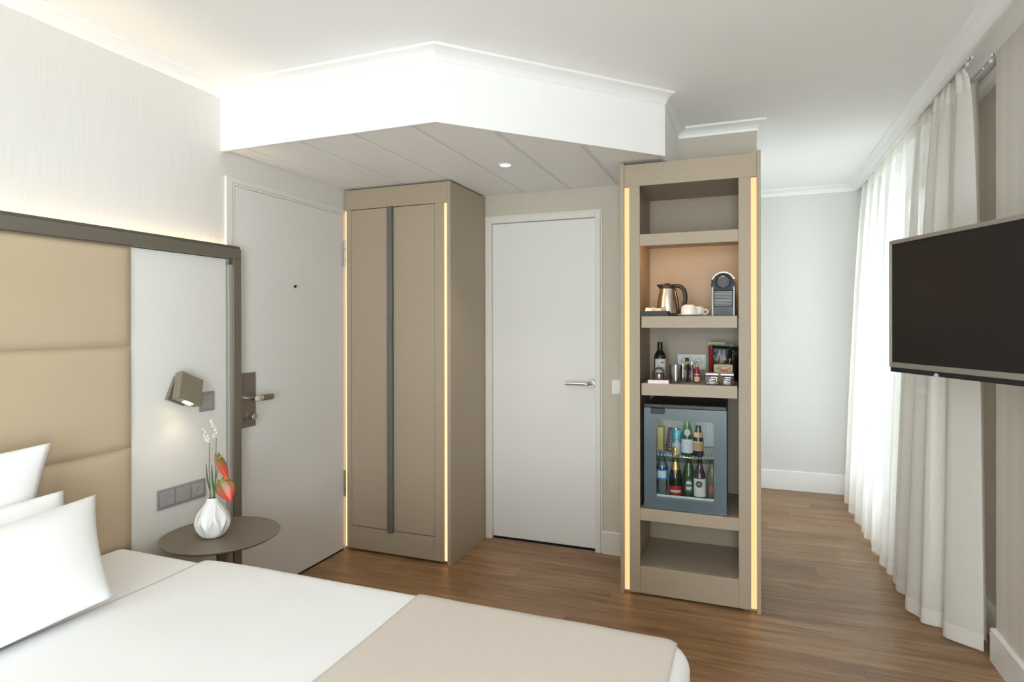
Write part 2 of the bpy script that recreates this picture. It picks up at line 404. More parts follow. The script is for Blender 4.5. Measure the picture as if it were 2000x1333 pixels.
# ------------------------------------------------------------------ walls, ceiling
def build_shell():
    top = 2.62
    struct(fin('ceiling', bx((XL-.15, YN-.15, ZC), (XW+.2, YF+.15, top)), CEIL), 'smooth white ceiling')
    struct(fin('wall_left', bx((XL-.15, YN-.15, -.05), (XL, YF, ZC)), PAPER), 'pale vertically textured wallpaper wall behind the headboard')
    bm = B()
    box(bm, (XL, YB, -.05), (-1.535, YB+.10, ZC)); box(bm, (-1.535, YB, 2.02), (-.83, YB+.10, ZC)); box(bm, (-.83, YB, -.05), (XS, YB+.10, ZC))
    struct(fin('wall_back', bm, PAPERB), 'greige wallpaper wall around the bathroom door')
    struct(fin('wall_bathroom', bx((XS-.1, YB+.10, -.05), (XS, YF, ZC)), PAPERW))
    struct(fin('wall_far', bx((XS-.1, YF, -.05), (XW+.15, YF+.15, ZC)), PAPERW), 'pale grey wall at the far end by the curtains')
    x0, x1, z0, z1 = -1.3, -.35, .07, 2.37
    bm = B()
    box(bm, (XR, YN-.15, -.05), (XW+.25, x0, ZC)); box(bm, (XR, x1, -.05), (XW+.25, YP, ZC)); box(bm, (XR, x0, -.05), (XW+.25, x1, z0)); box(bm, (XR, x0, z1), (XW+.25, x1, ZC))
    struct(fin('wall_right', bm, PAPERS), 'beige striped wallpaper wall behind the television')
    bm = B()
    box(bm, (XW, YP, -.05), (XW+.25, WY0, ZC)); box(bm, (XW, WY1, -.05), (XW+.25, YF, ZC))
    box(bm, (XW, WY0, -.05), (XW+.25, WY1, WZ0)); box(bm, (XW, WY0, WZ1), (XW+.25, WY1, ZC))
    struct(fin('wall_window', bm, PAPERS), 'striped wallpaper wall behind the curtains')
    rx0, rx1, rz0, rz1 = -.75, .75, .20, 2.35
    bm = B()
    box(bm, (XL, YN-.15, -.05), (rx0, YN, ZC)); box(bm, (rx1, YN-.15, -.05), (XR, YN, ZC)); box(bm, (rx0, YN-.15, -.05), (rx1, YN, rz0)); box(bm, (rx0, YN-.15, rz1), (rx1, YN, ZC))
    struct(fin('wall_front', bm, WHITE))
    # void behind the bathroom door
    struct(fin('wall_bathroom_dark', bx((XL, YB+.16, -.05), (XS-.1, YB+.2, ZC)), DARK))
    # windows
    def window(name, axis, p, a0, a1, z0, z1, nsash, trans, label):
        w = struct(empty(name, (0, 0, 0)), label)
        def bb(bm, d0, d1, a, b, c, d, bev=.004):
            lo, hi = ((d0, a, c), (d1, b, d)) if axis == 'X' else ((a, d0, c), (b, d1, d))
            box(bm, lo, hi, bev)
        bm = B(); t = .06
        bb(bm, p, p+.07, a0, a0+t, z0, z1); bb(bm, p, p+.07, a1-t, a1, z0, z1); bb(bm, p, p+.07, a0+t, a1-t, z0, z0+t); bb(bm, p, p+.07, a0+t, a1-t, z1-t, z1)
        fin('window_frame', bm, TRIMW, w)
        sw = (a1-a0-2*t)/nsash
        for i in range(nsash):
            s0, s1 = a0+t+i*sw+.003, a0+t+(i+1)*sw-.003
            bm = B(); u = .05
            bb(bm, p-.01, p+.05, s0, s0+u, z0+t, z1-t); bb(bm, p-.01, p+.05, s1-u, s1, z0+t, z1-t); bb(bm, p-.01, p+.05, s0+u, s1-u, z0+t, z0+t+u); bb(bm, p-.01, p+.05, s0+u, s1-u, z1-t-u, z1-t)
            for zt in trans: bb(bm, p, p+.045, s0+u, s1-u, zt-.015, zt+.015)
            sash = fin('sash', bm, TRIMW, w)
            zs = [z0+t+u]+list(trans)+[z1-t-u]
            for q in range(len(zs)-1):
                bm = B(); bb(bm, p+.02, p+.024, s0+u-.004, s1-u+.004, zs[q], zs[q+1], 0); fin('pane', bm, PANE, sash)
    window('window_1', 'X', XW+.10, WY0, WY1, WZ0, WZ1, 2, (.80, 1.62), 'tall bright window behind the sheer curtain')
    window('added_window_3', 'Y', YN-.11, rx0, rx1, rz0, rz1, 2, (), 'unseen window added behind the viewer to light the room')  # added out of view, lights the surfaces that face the camera
    window('added_window_2', 'X', XR+.15, x0, x1, z0, z1, 1, (), 'unseen tall window added in the striped wall to light the bed side')  # added out of view, brings side light onto bed and left wall
build_shell()

# ------------------------------------------------------------------ soffit over the entrance, cornice, baseboards
def build_trim():
    fz = 2.167
    A, D, E_ = (-1.155, 2.147), (-.366, 2.987), (-.366, YB)
    s = struct(empty('ceiling_soffit', (0, 0, 0)), 'dropped white ceiling with diagonal fascia over the entrance')
    t = .016
    # fascia boards as mitred strips (offset right of travel = into the room)
    path = [(XL, A[1]), A, D, E_]
    fin('fascia', sweep(B(), path, [(0, fz), (0, ZC), (-t, ZC), (-t, fz)]), WHITE, s)
    # inner angle rail along the fascia
    fin('edge_rail', sweep(B(), path, [(-t, ZS-.004), (-t, ZS+.012), (-t-.028, ZS+.012), (-t-.028, ZS-.004)]), mat('soffit_rail', (.78, .78, .77), .5), s)
    seams = [XL, -2.165, -1.868, -1.578, -1.288, -.998, -.70, -.366]
    RA = mat('soffit_rail', (.78, .78, .77), .5)
    def ylow(x): return A[1]+t if x <= A[0] else A[1]+t+(x-A[0])*(D[1]-A[1])/(D[0]-A[0])
    for i in range(len(seams)-1):
        x0, x1 = seams[i]+.012, seams[i+1]-.012
        if i == 0: x0 = seams[i]+.001
        if i == len(seams)-2: x1 = seams[i+1]-t-.001
        pts = [(x0, ylow(x0))]
        if x0 < A[0] < x1: pts.append((A[0], ylow(A[0])))
        pts += [(x1, ylow(x1)), (x1, YB-.001), (x0, YB-.001)]
        fin('ceiling_panel', prism(B(), pts, ZS, ZS+.02), WHITE, s)
        if i:
            x = seams[i]
            fin('panel_rail', bx((x-.0115, ylow(x+.012), ZS+.004), (x+.0115, YB-.001, ZS+.02)), RA, s)
    # recessed downlight
    c = (-1.156, 2.90, ZS)
    d = thing('downlight', 'small round recessed downlight in the soffit panels', 'downlight', c)
    fin('trim_ring', lathe(B(), [(.026, -.0005), (.028, -.004), (.038, -.004), (.040, -.0005), (.040, .004), (.026, .004)], c, 36), WHITEP, d, True, angle=40)
    fin('lamp', lathe(B(), [(0, -.0028), (.0265, -.0028), (.0265, -.0006), (0, -.0006)], c, 32), mat('downlight_lens', (1, 1, 1), .4, emit=(1, .93, .82), es=9), d)
    l = bpy.data.lights.new('downlight_beam', 'SPOT'); l.energy = 14; l.color = (1, .9, .76); l.spot_size = 1.5; l.spot_blend = .8; l.shadow_soft_size = .03
    o = bpy.data.objects.new('downlight_beam', l); COL.objects.link(o); o.parent = d; o.location = (0, 0, -.012)
    # cornice round the ceiling
    XP = .795
    loop = [(XL, YN), (XL, A[1]), A, D, E_, (XS, YB), (XS, YF), (XP, YF), (XP, YN)]
    prof = [(0, 2.412), (.004, 2.412), (.007, 2.424), (.013, 2.435), (.022, 2.444), (.034, 2.450), (.041, 2.452), (.047, 2.455), (.047, ZC), (0, ZC)]
    struct(fin('trim_1', sweep(B(), loop, prof, True), TRIMW), 'white ceiling cornice')
    # curtain pelmet board behind the cornice and the curtain box ceiling
    struct(fin('trim_2', bx((XP, YN, 2.404), (XP+.014, YF, ZC)), TRIMW), 'white pelmet board above the curtains')
    bm = bx((XP+.014, YP, 2.448), (XW, YF, ZC)); box(bm, (XP+.014, YN, 2.448), (XR, YP, ZC))
    struct(fin('trim_3', bm, TRIMW))
    struct(fin('trim_4', sweep(B(), [(XW, YF), (XW, YP)], [(0, 2.385), (.012, 2.385), (.02, 2.40), (.035, 2.41), (.035, 2.43), (0, 2.43)]), TRIMW), 'cornice over the window wall')
    # baseboards
    bp = [(0, 0), (.016, 0), (.016, .128), (.012, .134), (0, .134)]
    struct(fin('baseboard_far', sweep(B(), [(XS, YF), (XW, YF)], [(0, 0), (.016, 0), (.016, .150), (.012, .157), (0, .157)]), TRIMW), 'white baseboard along the far wall')
    struct(fin('baseboard_back', sweep(B(), [(-.803, YB), (-.60, YB)], bp), mat('baseboard_cream', (.70, .67, .60), .4)), 'cream baseboard beside the bathroom door')
    struct(fin('baseboard_right', sweep(B(), [(XW, WY0-.1), (XW, YP+.0), (XR, YP), (XR, -.33)], bp), TRIMW), 'white baseboard along the striped wall')
    struct(fin('baseboard_bathroom', sweep(B(), [(XS, YB+.1), (XS, YF)], bp), TRIMW))
build_trim()

# ------------------------------------------------------------------ doors
def build_doors():
    # entrance door in the left wall
    d = struct(empty('door_1', (0, 0, 0)), 'white entrance door in the wall beside the headboard')
    fin('leaf', bx((XL, 2.224, .009), (XL+.004, 3.052, 2.022), .002), DOORW, d)
    fin('threshold_shade', bx((XL-.004, 2.2, 0), (XL+.002, 3.06, .010)), DARK, d)  # dark strip standing in for the shade under the leaf
    bm = B()
    box(bm, (XL, 2.168, 0), (XL+.012, 2.205, 2.060), .003); box(bm, (XL, 2.205, 2.034), (XL+.012, 3.066, 2.060), .003)
    fin('casing', bm, mat('door_frame_white', (.78, .765, .73), .4), d)
    bm = B()
    box(bm, (XL, 2.205, 0), (XL+.008, 2.222, 2.034), .002); box(bm, (XL, 2.222, 2.023), (XL+.008, 3.06, 2.034), .002)
    fin('door_stop', bm, mat('door_frame_white', (.78, .765, .73), .4), d)
    for z0 in (.325, 1.71):
        h = fin('hinge', lathe(B(), [(0, z0), (.007, z0), (.007, z0+.157), (0, z0+.157)], (XL+.012, 3.060, 0), 12), STEEL, d)
        for k in (.045, .11):
            fin('hinge_joint', lathe(B(), [(.0074, z0+k), (.0074, z0+k+.002)], (XL+.012, 3.060, 0), 12), BLACKM, h)
    pl = fin('lock_plate', bx((XL+.004, 2.235, .862), (XL+.013, 2.348, 1.128), .004), mat('bronze_plate', (.30, .265, .225), .42, metal=.8), d)
    bm = B(); lathe(bm, [(0, 0), (.011, 0), (.011, .058), (0, .058)], (XL+.013, 2.292, 1.005), 18, axis='X')
    fin('lever_neck', bm, CHROME, pl, True, angle=40)
    bm = B(); box(bm, (XL+.048, 2.284, .989), (XL+.068, 2.335, 1.016), .006, 3); fin('lever_collar', bm, CHROME, pl, True, angle=40)
    bm = B(); box(bm, (XL+.046, 2.335, .988), (XL+.070, 2.415, 1.017), .009, 4); fin('lever', bm, mat('bronze_plate', (.30, .265, .225), .42, metal=.8), pl, True, angle=40)
    bm = B(); lathe(bm, [(0, 0), (.017, 0), (.017, .006), (.012, .008), (.012, .016), (.0165, .018), (.0165, .048), (.0145, .050), (0, .050)], (XL+.013, 2.290, .916), 24, axis='X')
    fin('thumb_turn', bm, NICKEL, pl, True, angle=35)
    bm = B(); lathe(bm, [(0, 0), (.0075, 0), (.0075, .004), (.004, .005), (0, .004)], (XL+.004, 2.636, 1.567), 16, axis='X')
    ph = fin('peephole', bm, BLACKP, d, True, angle=40)
    fin('peephole_cover', bx((XL+.004, 2.642, 1.563), (XL+.009, 2.652, 1.577), .002), NICKEL, ph)
    # bathroom door
    d = struct(empty('door_2', (0, 0, 0)), 'white bathroom door between the wardrobe and the minibar cabinet')
    FR = mat('bath_frame_white', (.74, .715, .66), .42)
    y = YB
    fin('leaf', bx((-1.512, y+.012, .014), (-.846, y+.05, 1.998), .002), DOORW, d)
    fin('threshold_shade', bx((-1.52, y+.02, .0), (-.84, y+.03, .013)), DARK, d)  # shade below the bathroom leaf, put in as a dark strip
    fin('threshold_strip', bx((-1.512, y-.002, 0), (-.846, y+.012, .004)), NICKEL, d)
    bm = B()
    for x0, x1 in ((-1.553, -1.513), (-.845, -.812)):
        box(bm, (x0, y-.014, 0), (x1, y+.05, 2.036), .003)
    box(bm, (-1.513, y-.014, 2.0), (-.845, y+.05, 2.036), .003)
    fin('door_frame', bm, FR, d)
    bm = B(); box(bm, (-1.566, y-.007, 0), (-1.553, y, 2.046), .002); box(bm, (-.812, y-.007, 0), (-.802, y, 2.046), .002); box(bm, (-1.553, y-.007, 2.036), (-.812, y, 2.046), .002)
    fin('architrave_bead', bm, FR, d)
    def ly(bm, prof, x, z): return lathe(bm, [(r, -h) for r, h in prof], (x, y+.012, z), 28, axis='Y')
    r = fin('rosette', ly(B(), [(0, 0), (.026, 0), (.026, .006), (.024, .008), (0, .008)], -.872, 1.005), STEEL, d, True, angle=40)
    fin('keyhole_ring', ly(B(), [(.012, .008), (.012, .0095), (.010, .0095), (.010, .008)], -.872, 1.005), BLACKM, r)
    pts = [(-.872, y+.012, 1.005), (-.872, y-.03, 1.005), (-.875, y-.040, 1.005), (-.885, y-.046, 1.005), (-.90, y-.047, 1.005), (-1.018, y-.047, 1.005)]
    fin('lever', tube(B(), pts, .0092, 16), STEEL, d, True, angle=50)
build_doors()

# ------------------------------------------------------------------ headboard
def cushion(bm, x, y0, y1, z0, z1, bulge=.024, n=24, nz=14):
    def fn(u, v):
        a = 2*u-1; b = 2*v-1
        h = bulge*((1-abs(a)**40)*(1-abs(b)**9))**.5
        e = .004*(1-abs(b)**2)
        return (x+h, y0+(y1-y0)*u, z0+(z1-z0)*v)
    grid(bm, fn, n*4, nz*2)
    return bm
def build_headboard():
    yl = -.32
    h = thing('headboard', 'beige leather headboard with grey metal frame and white padded end panel', 'headboard', (XL+.035, .9, 0))
    xf = XL+.024
    fin('backing', bx((XL+.023, yl, .0), (xf+.0055, 1.682, 1.668)), LEATHER, h)
    zs = [.10, .480, .8795, 1.2776, 1.667]
    for a, b in zip(zs, zs[1:]):
        bm = cushion(B(), xf+.006, yl, 1.682, a+.0003, b-.0003)
        # stitched sides back to the board
        fin('leather_panel', bm, LEATHER, h, True)
    fin('side_panel', bx((XL+.010, 1.6828, .02), (XL+.028, 2.1515, 1.667), .003, 2), FABW, h, label='white padded textile panel')
    fin('top_rail', bx((XL+.026, yl, 1.669), (XL+.052, 2.218, 1.716), .002), BRONZE, h)
    fin('top_lip', bx((XL+.026, yl, 1.7165), (XL+.043, 2.218, 1.730), .001), BRONZED, h)
    fin('end_post', bx((XL+.022, 2.172, 0), (XL+.052, 2.218, 1.669), .002), BRONZE, h)
    fin('inner_strip', bx((XL+.022, 2.152, 0), (XL+.046, 2.1715, 1.640), .001), mat('pale_bronze', (.50, .49, .44), .4, metal=.6), h)
    fin('cove_light_stop', bx((XL+.0005, yl, 1.668), (XL+.030, 2.165, 1.676)), BRONZED, h)  # hidden strip added to stop cove light leaking below the rail
    fin('led_strip', bx((XL+.004, yl, 1.690), (XL+.016, 2.16, 1.694)), mat('cove_led', (1, .9, .7), .5, emit=(1, .74, .47), es=34), h, label='warm light strip behind the top rail')
build_headboard()

# ------------------------------------------------------------------ bed
def drape(a0, a1, b0, b1, r, ztop, acorner, bcorner, down, amp=.0, off=0.0, seed=0, na=90, nb=110, head=0.0):
    """cloth lying on the bed: a along the bed (towards the foot), b across it; it rolls over the edges at acorner / bcorner"""
    def fn(u, v):
        a = a0+(a1-a0)*u; b = b0+(b1-b0)*v
        ex, ey = max(0, a-acorner), max(0, b-bcorner); e = math.hypot(ex, ey)
        w = amp*(noise.noise(Vector((a*2.1+seed, b*2.6, seed)))+.5*noise.noise(Vector((a*6+seed, b*5, 3))))
        w -= head*max(0, 1-(a-a0)/.22)**2
        if e < 1e-9: return (a, b, ztop+off+w)
        nx, ny = ex/e, ey/e; rr = r+off
        ang = e/rr
        if ang < PI/2: hz, dz = rr*math.sin(ang), -rr*(1-math.cos(ang))
        else: hz, dz = rr+w*.6, -rr-(e-rr*PI/2)
        k = max(0, 1-e/.15)
        return (min(a, acorner)+nx*hz, min(b, bcorner)+ny*hz, max(.06, ztop+off+dz+w*k))
    return grid(B(), fn, na, nb)
def build_bed():
    b = thing('bed', 'double bed base and mattress with a white fitted sheet', 'bed', (-1.2, .7, 0))
    fin('bed_base', bx((XL+.062, -.25, .06), (-.20, 1.60, .30), .02, 3), mat('box_spring_fabric', (.40, .36, .31), .9, bump=.2), b)
    bm = B(); box(bm, (XL+.058, -.26, .30), (-.19, 1.628, .526), .05, 5); mm = fin('mattress', bm, SHEET, b, True, label='mattress in a white fitted sheet'); mm.modifiers.new('even_shading', 'WEIGHTED_NORMAL')
    for x in (-2.05, -.35):
        for y in (-.1, 1.45):
            fin('bed_leg', lathe(B(), [(0, 0), (.022, 0), (.028, .06), (0, .06)], (x, y, 0), 16), BLACKP, b)
    bm = drape(-1.785, .12, -.3, 1.92, .065, .540, -.20, 1.592, .25, .004, 0, 3, 120, 130, .010)
    o = fin('duvet', bm, LINEN, None, True)
    s = o.modifiers.new('thickness', 'SOLIDIFY'); s.thickness = .008; s.offset = -1
    tag(o, 'smooth white duvet covering the bed and hanging over its edge', 'duvet')
    bm = drape(-.925, -.167, -.3, 1.88, .065, .540, -.20, 1.592, .25, .004, .0065, 3, 60, 130)
    o = fin('bed_throw', bm, THROW, None, True)
    s = o.modifiers.new('thickness', 'SOLIDIFY'); s.thickness = .006; s.offset = -1
    tag(o, 'beige wool throw laid across the foot end of the white duvet', 'throw')
def pillow(label, W, Hh, T, ycen, xb, zb, tilt, ear=.06, roll=0.0, seed=0, yaw=0.0, shear=0.0):
    """pillow leaning on the headboard: xb,zb bottom edge centre; tilt from vertical (towards the wall)"""
    bm = B(); n = 34
    def side(sgn):
        def fn(u, v):
            a = 2*u-1; b = 2*v-1
            # edges run slightly inwards between pointed corners
            pa = a*(1-ear*(1-b*b)); pb = b*(1-ear*1.1*(1-a*a))
            t = T*.5*((1-abs(a)**2.6)*(1-abs(b)**2.6))**.62+.004
            t += .006*noise.noise(Vector((a*2+seed, b*2, sgn)))*(1-a*a)*(1-b*b)
            return (sgn*t, pa*W/2+shear*((pb+1)*Hh/2-Hh), (pb+1)*Hh/2)
        return fn
    grid(bm, side(1), n, n); grid(bm, side(-1), n, n)
    bmesh.ops.remove_doubles(bm, verts=bm.verts, dist=.0005)
    # close the seam
    edges = [e for e in bm.edges if e.is_boundary]
    if edges: bmesh.ops.bridge_loops(bm, edges=edges)
    m = Matrix.Rotation(yaw, 4, 'Z') @ Matrix.Rotation(-tilt, 4, 'Y') @ Matrix.Rotation(roll, 4, 'X')
    bmesh.ops.transform(bm, matrix=m, verts=bm.verts)
    o = fin('pillow', bm, LINEN, None, True, local=True)
    o.location = (xb, ycen, zb)
    return tag(o, label, 'pillow', 'white pillows against the headboard')
build_bed()
pillow('white pillow standing upright at the back against the leather headboard', .80, .45, .10, .909, -2.035, .535, .19, .05, .0, 1, 0, .30)
pillow('white pillow in the middle of the leaning row of pillows', .80, .315, .11, .888, -1.905, .545, .41, .05, .0, 5, 0, .02)
pillow('plump white pillow lying in front of the others on the sheet', .80, .325, .16, .950, -1.722, .555, .71, .045, .05, 9, 0, .34)

# ------------------------------------------------------------------ bedside table, vase, flowers
def build_table():
    c = (-2.021, 1.905)
    zt = .500
    t = thing('bedside_table', 'round taupe bedside table on a single column beside the bed', 'table', (c[0], c[1], 0))
    fin('table_top', lathe(B(), [(0, zt-.020), (.17, zt-.020), (.213, zt-.014), (.2255, zt-.006), (.2275, zt-.002), (.2255, zt), (0, zt)], (*c, 0), 72), TAUPE, t, True, angle=40)
    fin('column', lathe(B(), [(.026, zt-.0205), (.022, zt-.06), (.015, zt-.2), (.014, .10), (.016, .02), (.03, .012)], (*c, 0), 28), TAUPE, t, True)
    fin('base', lathe(B(), [(0, 0), (.15, 0), (.152, .005), (.148, .009), (.03, .0125), (0, .0125)], (*c, 0), 48), TAUPE, t, True, angle=40)
    # faceted wave vase
    vc = (-2.03, 1.868)
    prof = [(0, 0), (.030, 0), (.046, .006), (.062, .024), (.071, .048), (.072, .066), (.064, .090), (.048, .115), (.034, .134), (.0255, .148), (.022, .158)]
    P = smoothpts([(r*.86 if .01 < z < .14 else r*.92, z, 0) for r, z in prof], 6)
    nseg = 168; bm = B(); rings = []
    for p in P:
        r, z = p.x, p.y; k = max(0, min(1, (z-.004)/.03))*max(0, min(1, (.150-z)/.05))
        ring = []
        for i in range(nseg):
            a = 2*PI*i/nseg
            sp = 2*PI/14; q = a/sp; best = 1
            for kk in range(int(q)-1, int(q)+3):
                best = min(best, abs(q-kk-(1 if kk % 2 else -1)*.36*math.sin(z/.062*PI)))
            rr = r*(1+k*.15*((1-min(1, 1.5*best))**1.5-.35))
            ring.append(bm.verts.new((vc[0]+rr*math.cos(a), vc[1]+rr*math.sin(a), zt+z)))
        rings.append(ring)
    for a, b in zip(rings, rings[1:]):
        for i in range(nseg): bm.faces.new((a[i], a[(i+1) % nseg], b[(i+1) % nseg], b[i]))
    bmesh.ops.remove_doubles(bm, verts=bm.verts, dist=1e-5)
    v = fin('vase', bm, mat('white_ceramic', (.84, .84, .83), .25, coat=.3), None, True)
    s = v.modifiers.new('wall', 'SOLIDIFY'); s.thickness = .003; s.offset = -1
    tag(v, 'white ceramic vase with a wavy relief on the bedside table', 'vase')
    neck = Vector((vc[0], vc[1], zt+.15))
    GREEN = mat('green_stem', (.12, .19, .045), .5); GREEND = mat('dark_green_stem', (.06, .12, .035), .5); GREENL = mat('spadix_green', (.30, .42, .06), .5)
    # anthuriums
    m, nt, N, L, b = newmat('anthurium_red')
    tc = N.new('ShaderNodeTexCoord'); sp = N.new('ShaderNodeSeparateXYZ'); L.new(tc.outputs['UV'], sp.inputs[0])
    rp = N.new('ShaderNodeValToRGB'); rp.color_ramp.elements[0].position = .15; rp.color_ramp.elements[0].color = (.23, .16, .05, 1); rp.color_ramp.elements[1].position = .85; rp.color_ramp.elements[1].color = (.75, .045, .03, 1)
    nz = N.new('ShaderNodeTexNoise'); nz.inputs['Scale'].default_value = 60; L.new(tc.outputs['Object'], nz.inputs['Vector'])
    ma = N.new('ShaderNodeMath'); ma.operation = 'MULTIPLY_ADD'; ma.inputs[1].default_value = .35; L.new(nz.outputs['Fac'], ma.inputs[0]); L.new(sp.outputs['X'], ma.inputs[2])
    mb = N.new('ShaderNodeMath'); mb.operation = 'SUBTRACT'; mb.inputs[1].default_value = .15; L.new(ma.outputs[0], mb.inputs[0]); L.new(mb.outputs[0], rp.inputs[0]); L.new(rp.outputs[0], b.inputs['Base Color'])
    b.inputs['Roughness'].default_value = .42; b.inputs['Coat Weight'].default_value = .15
    RED = m
    rv = Vector((.9328, .3605, 0)); fv = Vector((-.3605, .9328, 0)); up = Vector((0, 0, 1))   # axes of the vase as it faces the room
    def at(r, z, d=0): return Vector((vc[0], vc[1], zt))+rv*r+up*z+fv*d
    def anthurium(label, stem, base, tip, width, nrm, spad):
        o = thing('anthurium', label, 'flower', tuple(at(0, .12)), group='red anthurium flowers in the vase')
        fin('stem', tube(B(), smoothpts(stem, 6), .0026, 8), GREEN, o, True)
        ax = (tip-base); ln = ax.length; ax.normalize(); sd = ax.cross(nrm).normalized(); nn = sd.cross(ax).normalized()
        bm = B(); uvl = bm.loops.layers.uv.new('UVMap')
        nu, nv = 18, 15; V = []
        for i in range(nu):
            u = i/(nu-1); row = []
            w = width*(math.sin(PI*min(1, u*.93+.07)**.75))**.8*(1-.25*u) if u < 1 else 0
            back = -.16*ln*math.exp(-((u)/.10)**2)
            for j in range(nv):
                s = 2*j/(nv-1)-1
                lob = back*(1-(abs(abs(s)-.55)/.55)**2)
                p = base+ax*(u*ln+lob)+sd*(w*.5*s)+nn*(.12*width*(1-s*s)-.10*width*(u-.4)**2+.02*width*math.sin(s*9)*abs(s))
                row.append((bm.verts.new(p), (u, s*.5+.5)))
            V.append(row)
        for i in range(nu-1):
            for j in range(nv-1):
                q = [V[i][j], V[i+1][j], V[i+1][j+1], V[i][j+1]]
                f = bm.faces.new([x[0] for x in q])
                for lp, x in zip(f.loops, q): lp[uvl].uv = (x[1][0], x[1][1])
        fin('spathe', bm, RED, o, True).modifiers.new('thickness', 'SOLIDIFY').thickness = .0012
        fin('spadix', tube(B(), smoothpts(spad, 5), [.0032]*(len(smoothpts(spad, 5))-1)+[.0015], 8), GREENL, o, True)
    anthurium('narrow red anthurium seen edge-on, upper of the two', [at(.004, .13, -.004), at(.010, .20, -.006), at(.024, .27, -.008), at(.028, .318, -.012)],
              at(.028, .326, -.012), at(.074, .228, -.02), .052, Vector(rv*.75-fv*.45+up*.45), [at(.032, .314, -.016), at(.046, .328, -.03), at(.060, .338, -.036)])
    anthurium('broad open red anthurium, lower of the two', [at(.006, .13, -.006), at(.012, .18, -.010), at(.036, .218, -.012)],
              at(.046, .226, -.014), at(.088, .146, -.022), .078, Vector(-fv*.9+rv*.15+up*.3), [at(.032, .212, -.018), at(.050, .228, -.024), at(.066, .243, -.026)])
    # white blossom sprigs
    PET = mat('cream_petal', (.78, .77, .62), .6)
    def sprig(label, stem, tipdir, leaves):
        o = thing('blossom_sprig', label, 'flower', tuple(stem[0]), group='white blossom sprigs in the vase')
        pts = smoothpts(stem, 8)
        fin('stem', tube(B(), pts, [.0022-.0012*i/len(pts) for i in range(len(pts))], 7), GREEND, o, True)
        for i in range(13):
            t = i/12; p = stem[-1]*(1-t)+tipdir*t
            side = rv*random.uniform(-1, 1)+fv*random.uniform(-.8, .8)+up*random.uniform(-.2, .5); side.normalize()
            l = .014*(1-.45*t)
            bm = B()
            for k in range(3):
                d = (side+Vector((random.uniform(-.5, .5), random.uniform(-.5, .5), random.uniform(-.2, .5)))).normalized()
                tube(bm, [p, p+d*l*.35, p+d*l*.75, p+d*l], [.0006, .0022, .0028, .0005], 6)
            fin('petal', bm, PET, o, True)
        for lf in leaves:
            ps = smoothpts(lf, 6)
            fin('leaf', tube(B(), ps, [.0026*math.sin(PI*(.15+.8*i/(len(ps)-1)))+.0004 for i in range(len(ps))], 6), GREEND, o, True)
    sprig('taller cream blossom sprig at the back of the vase', [at(.003, .13, .006), at(.006, .22, .01), at(.008, .31, .012), at(.010, .40, .012)], at(-.008, .475, .012),
          [[at(.004, .16, .005), at(-.003, .24, .004), at(-.004, .29, .002)]])
    sprig('shorter cream blossom sprig with a thin green leaf', [at(-.008, .13, 0), at(-.010, .20, 0), at(-.013, .28, 0), at(-.012, .38, 0)], at(-.036, .435, -.004),
          [[at(-.009, .18, 0), at(-.020, .24, -.003), at(-.024, .30, -.004)]])
build_table()

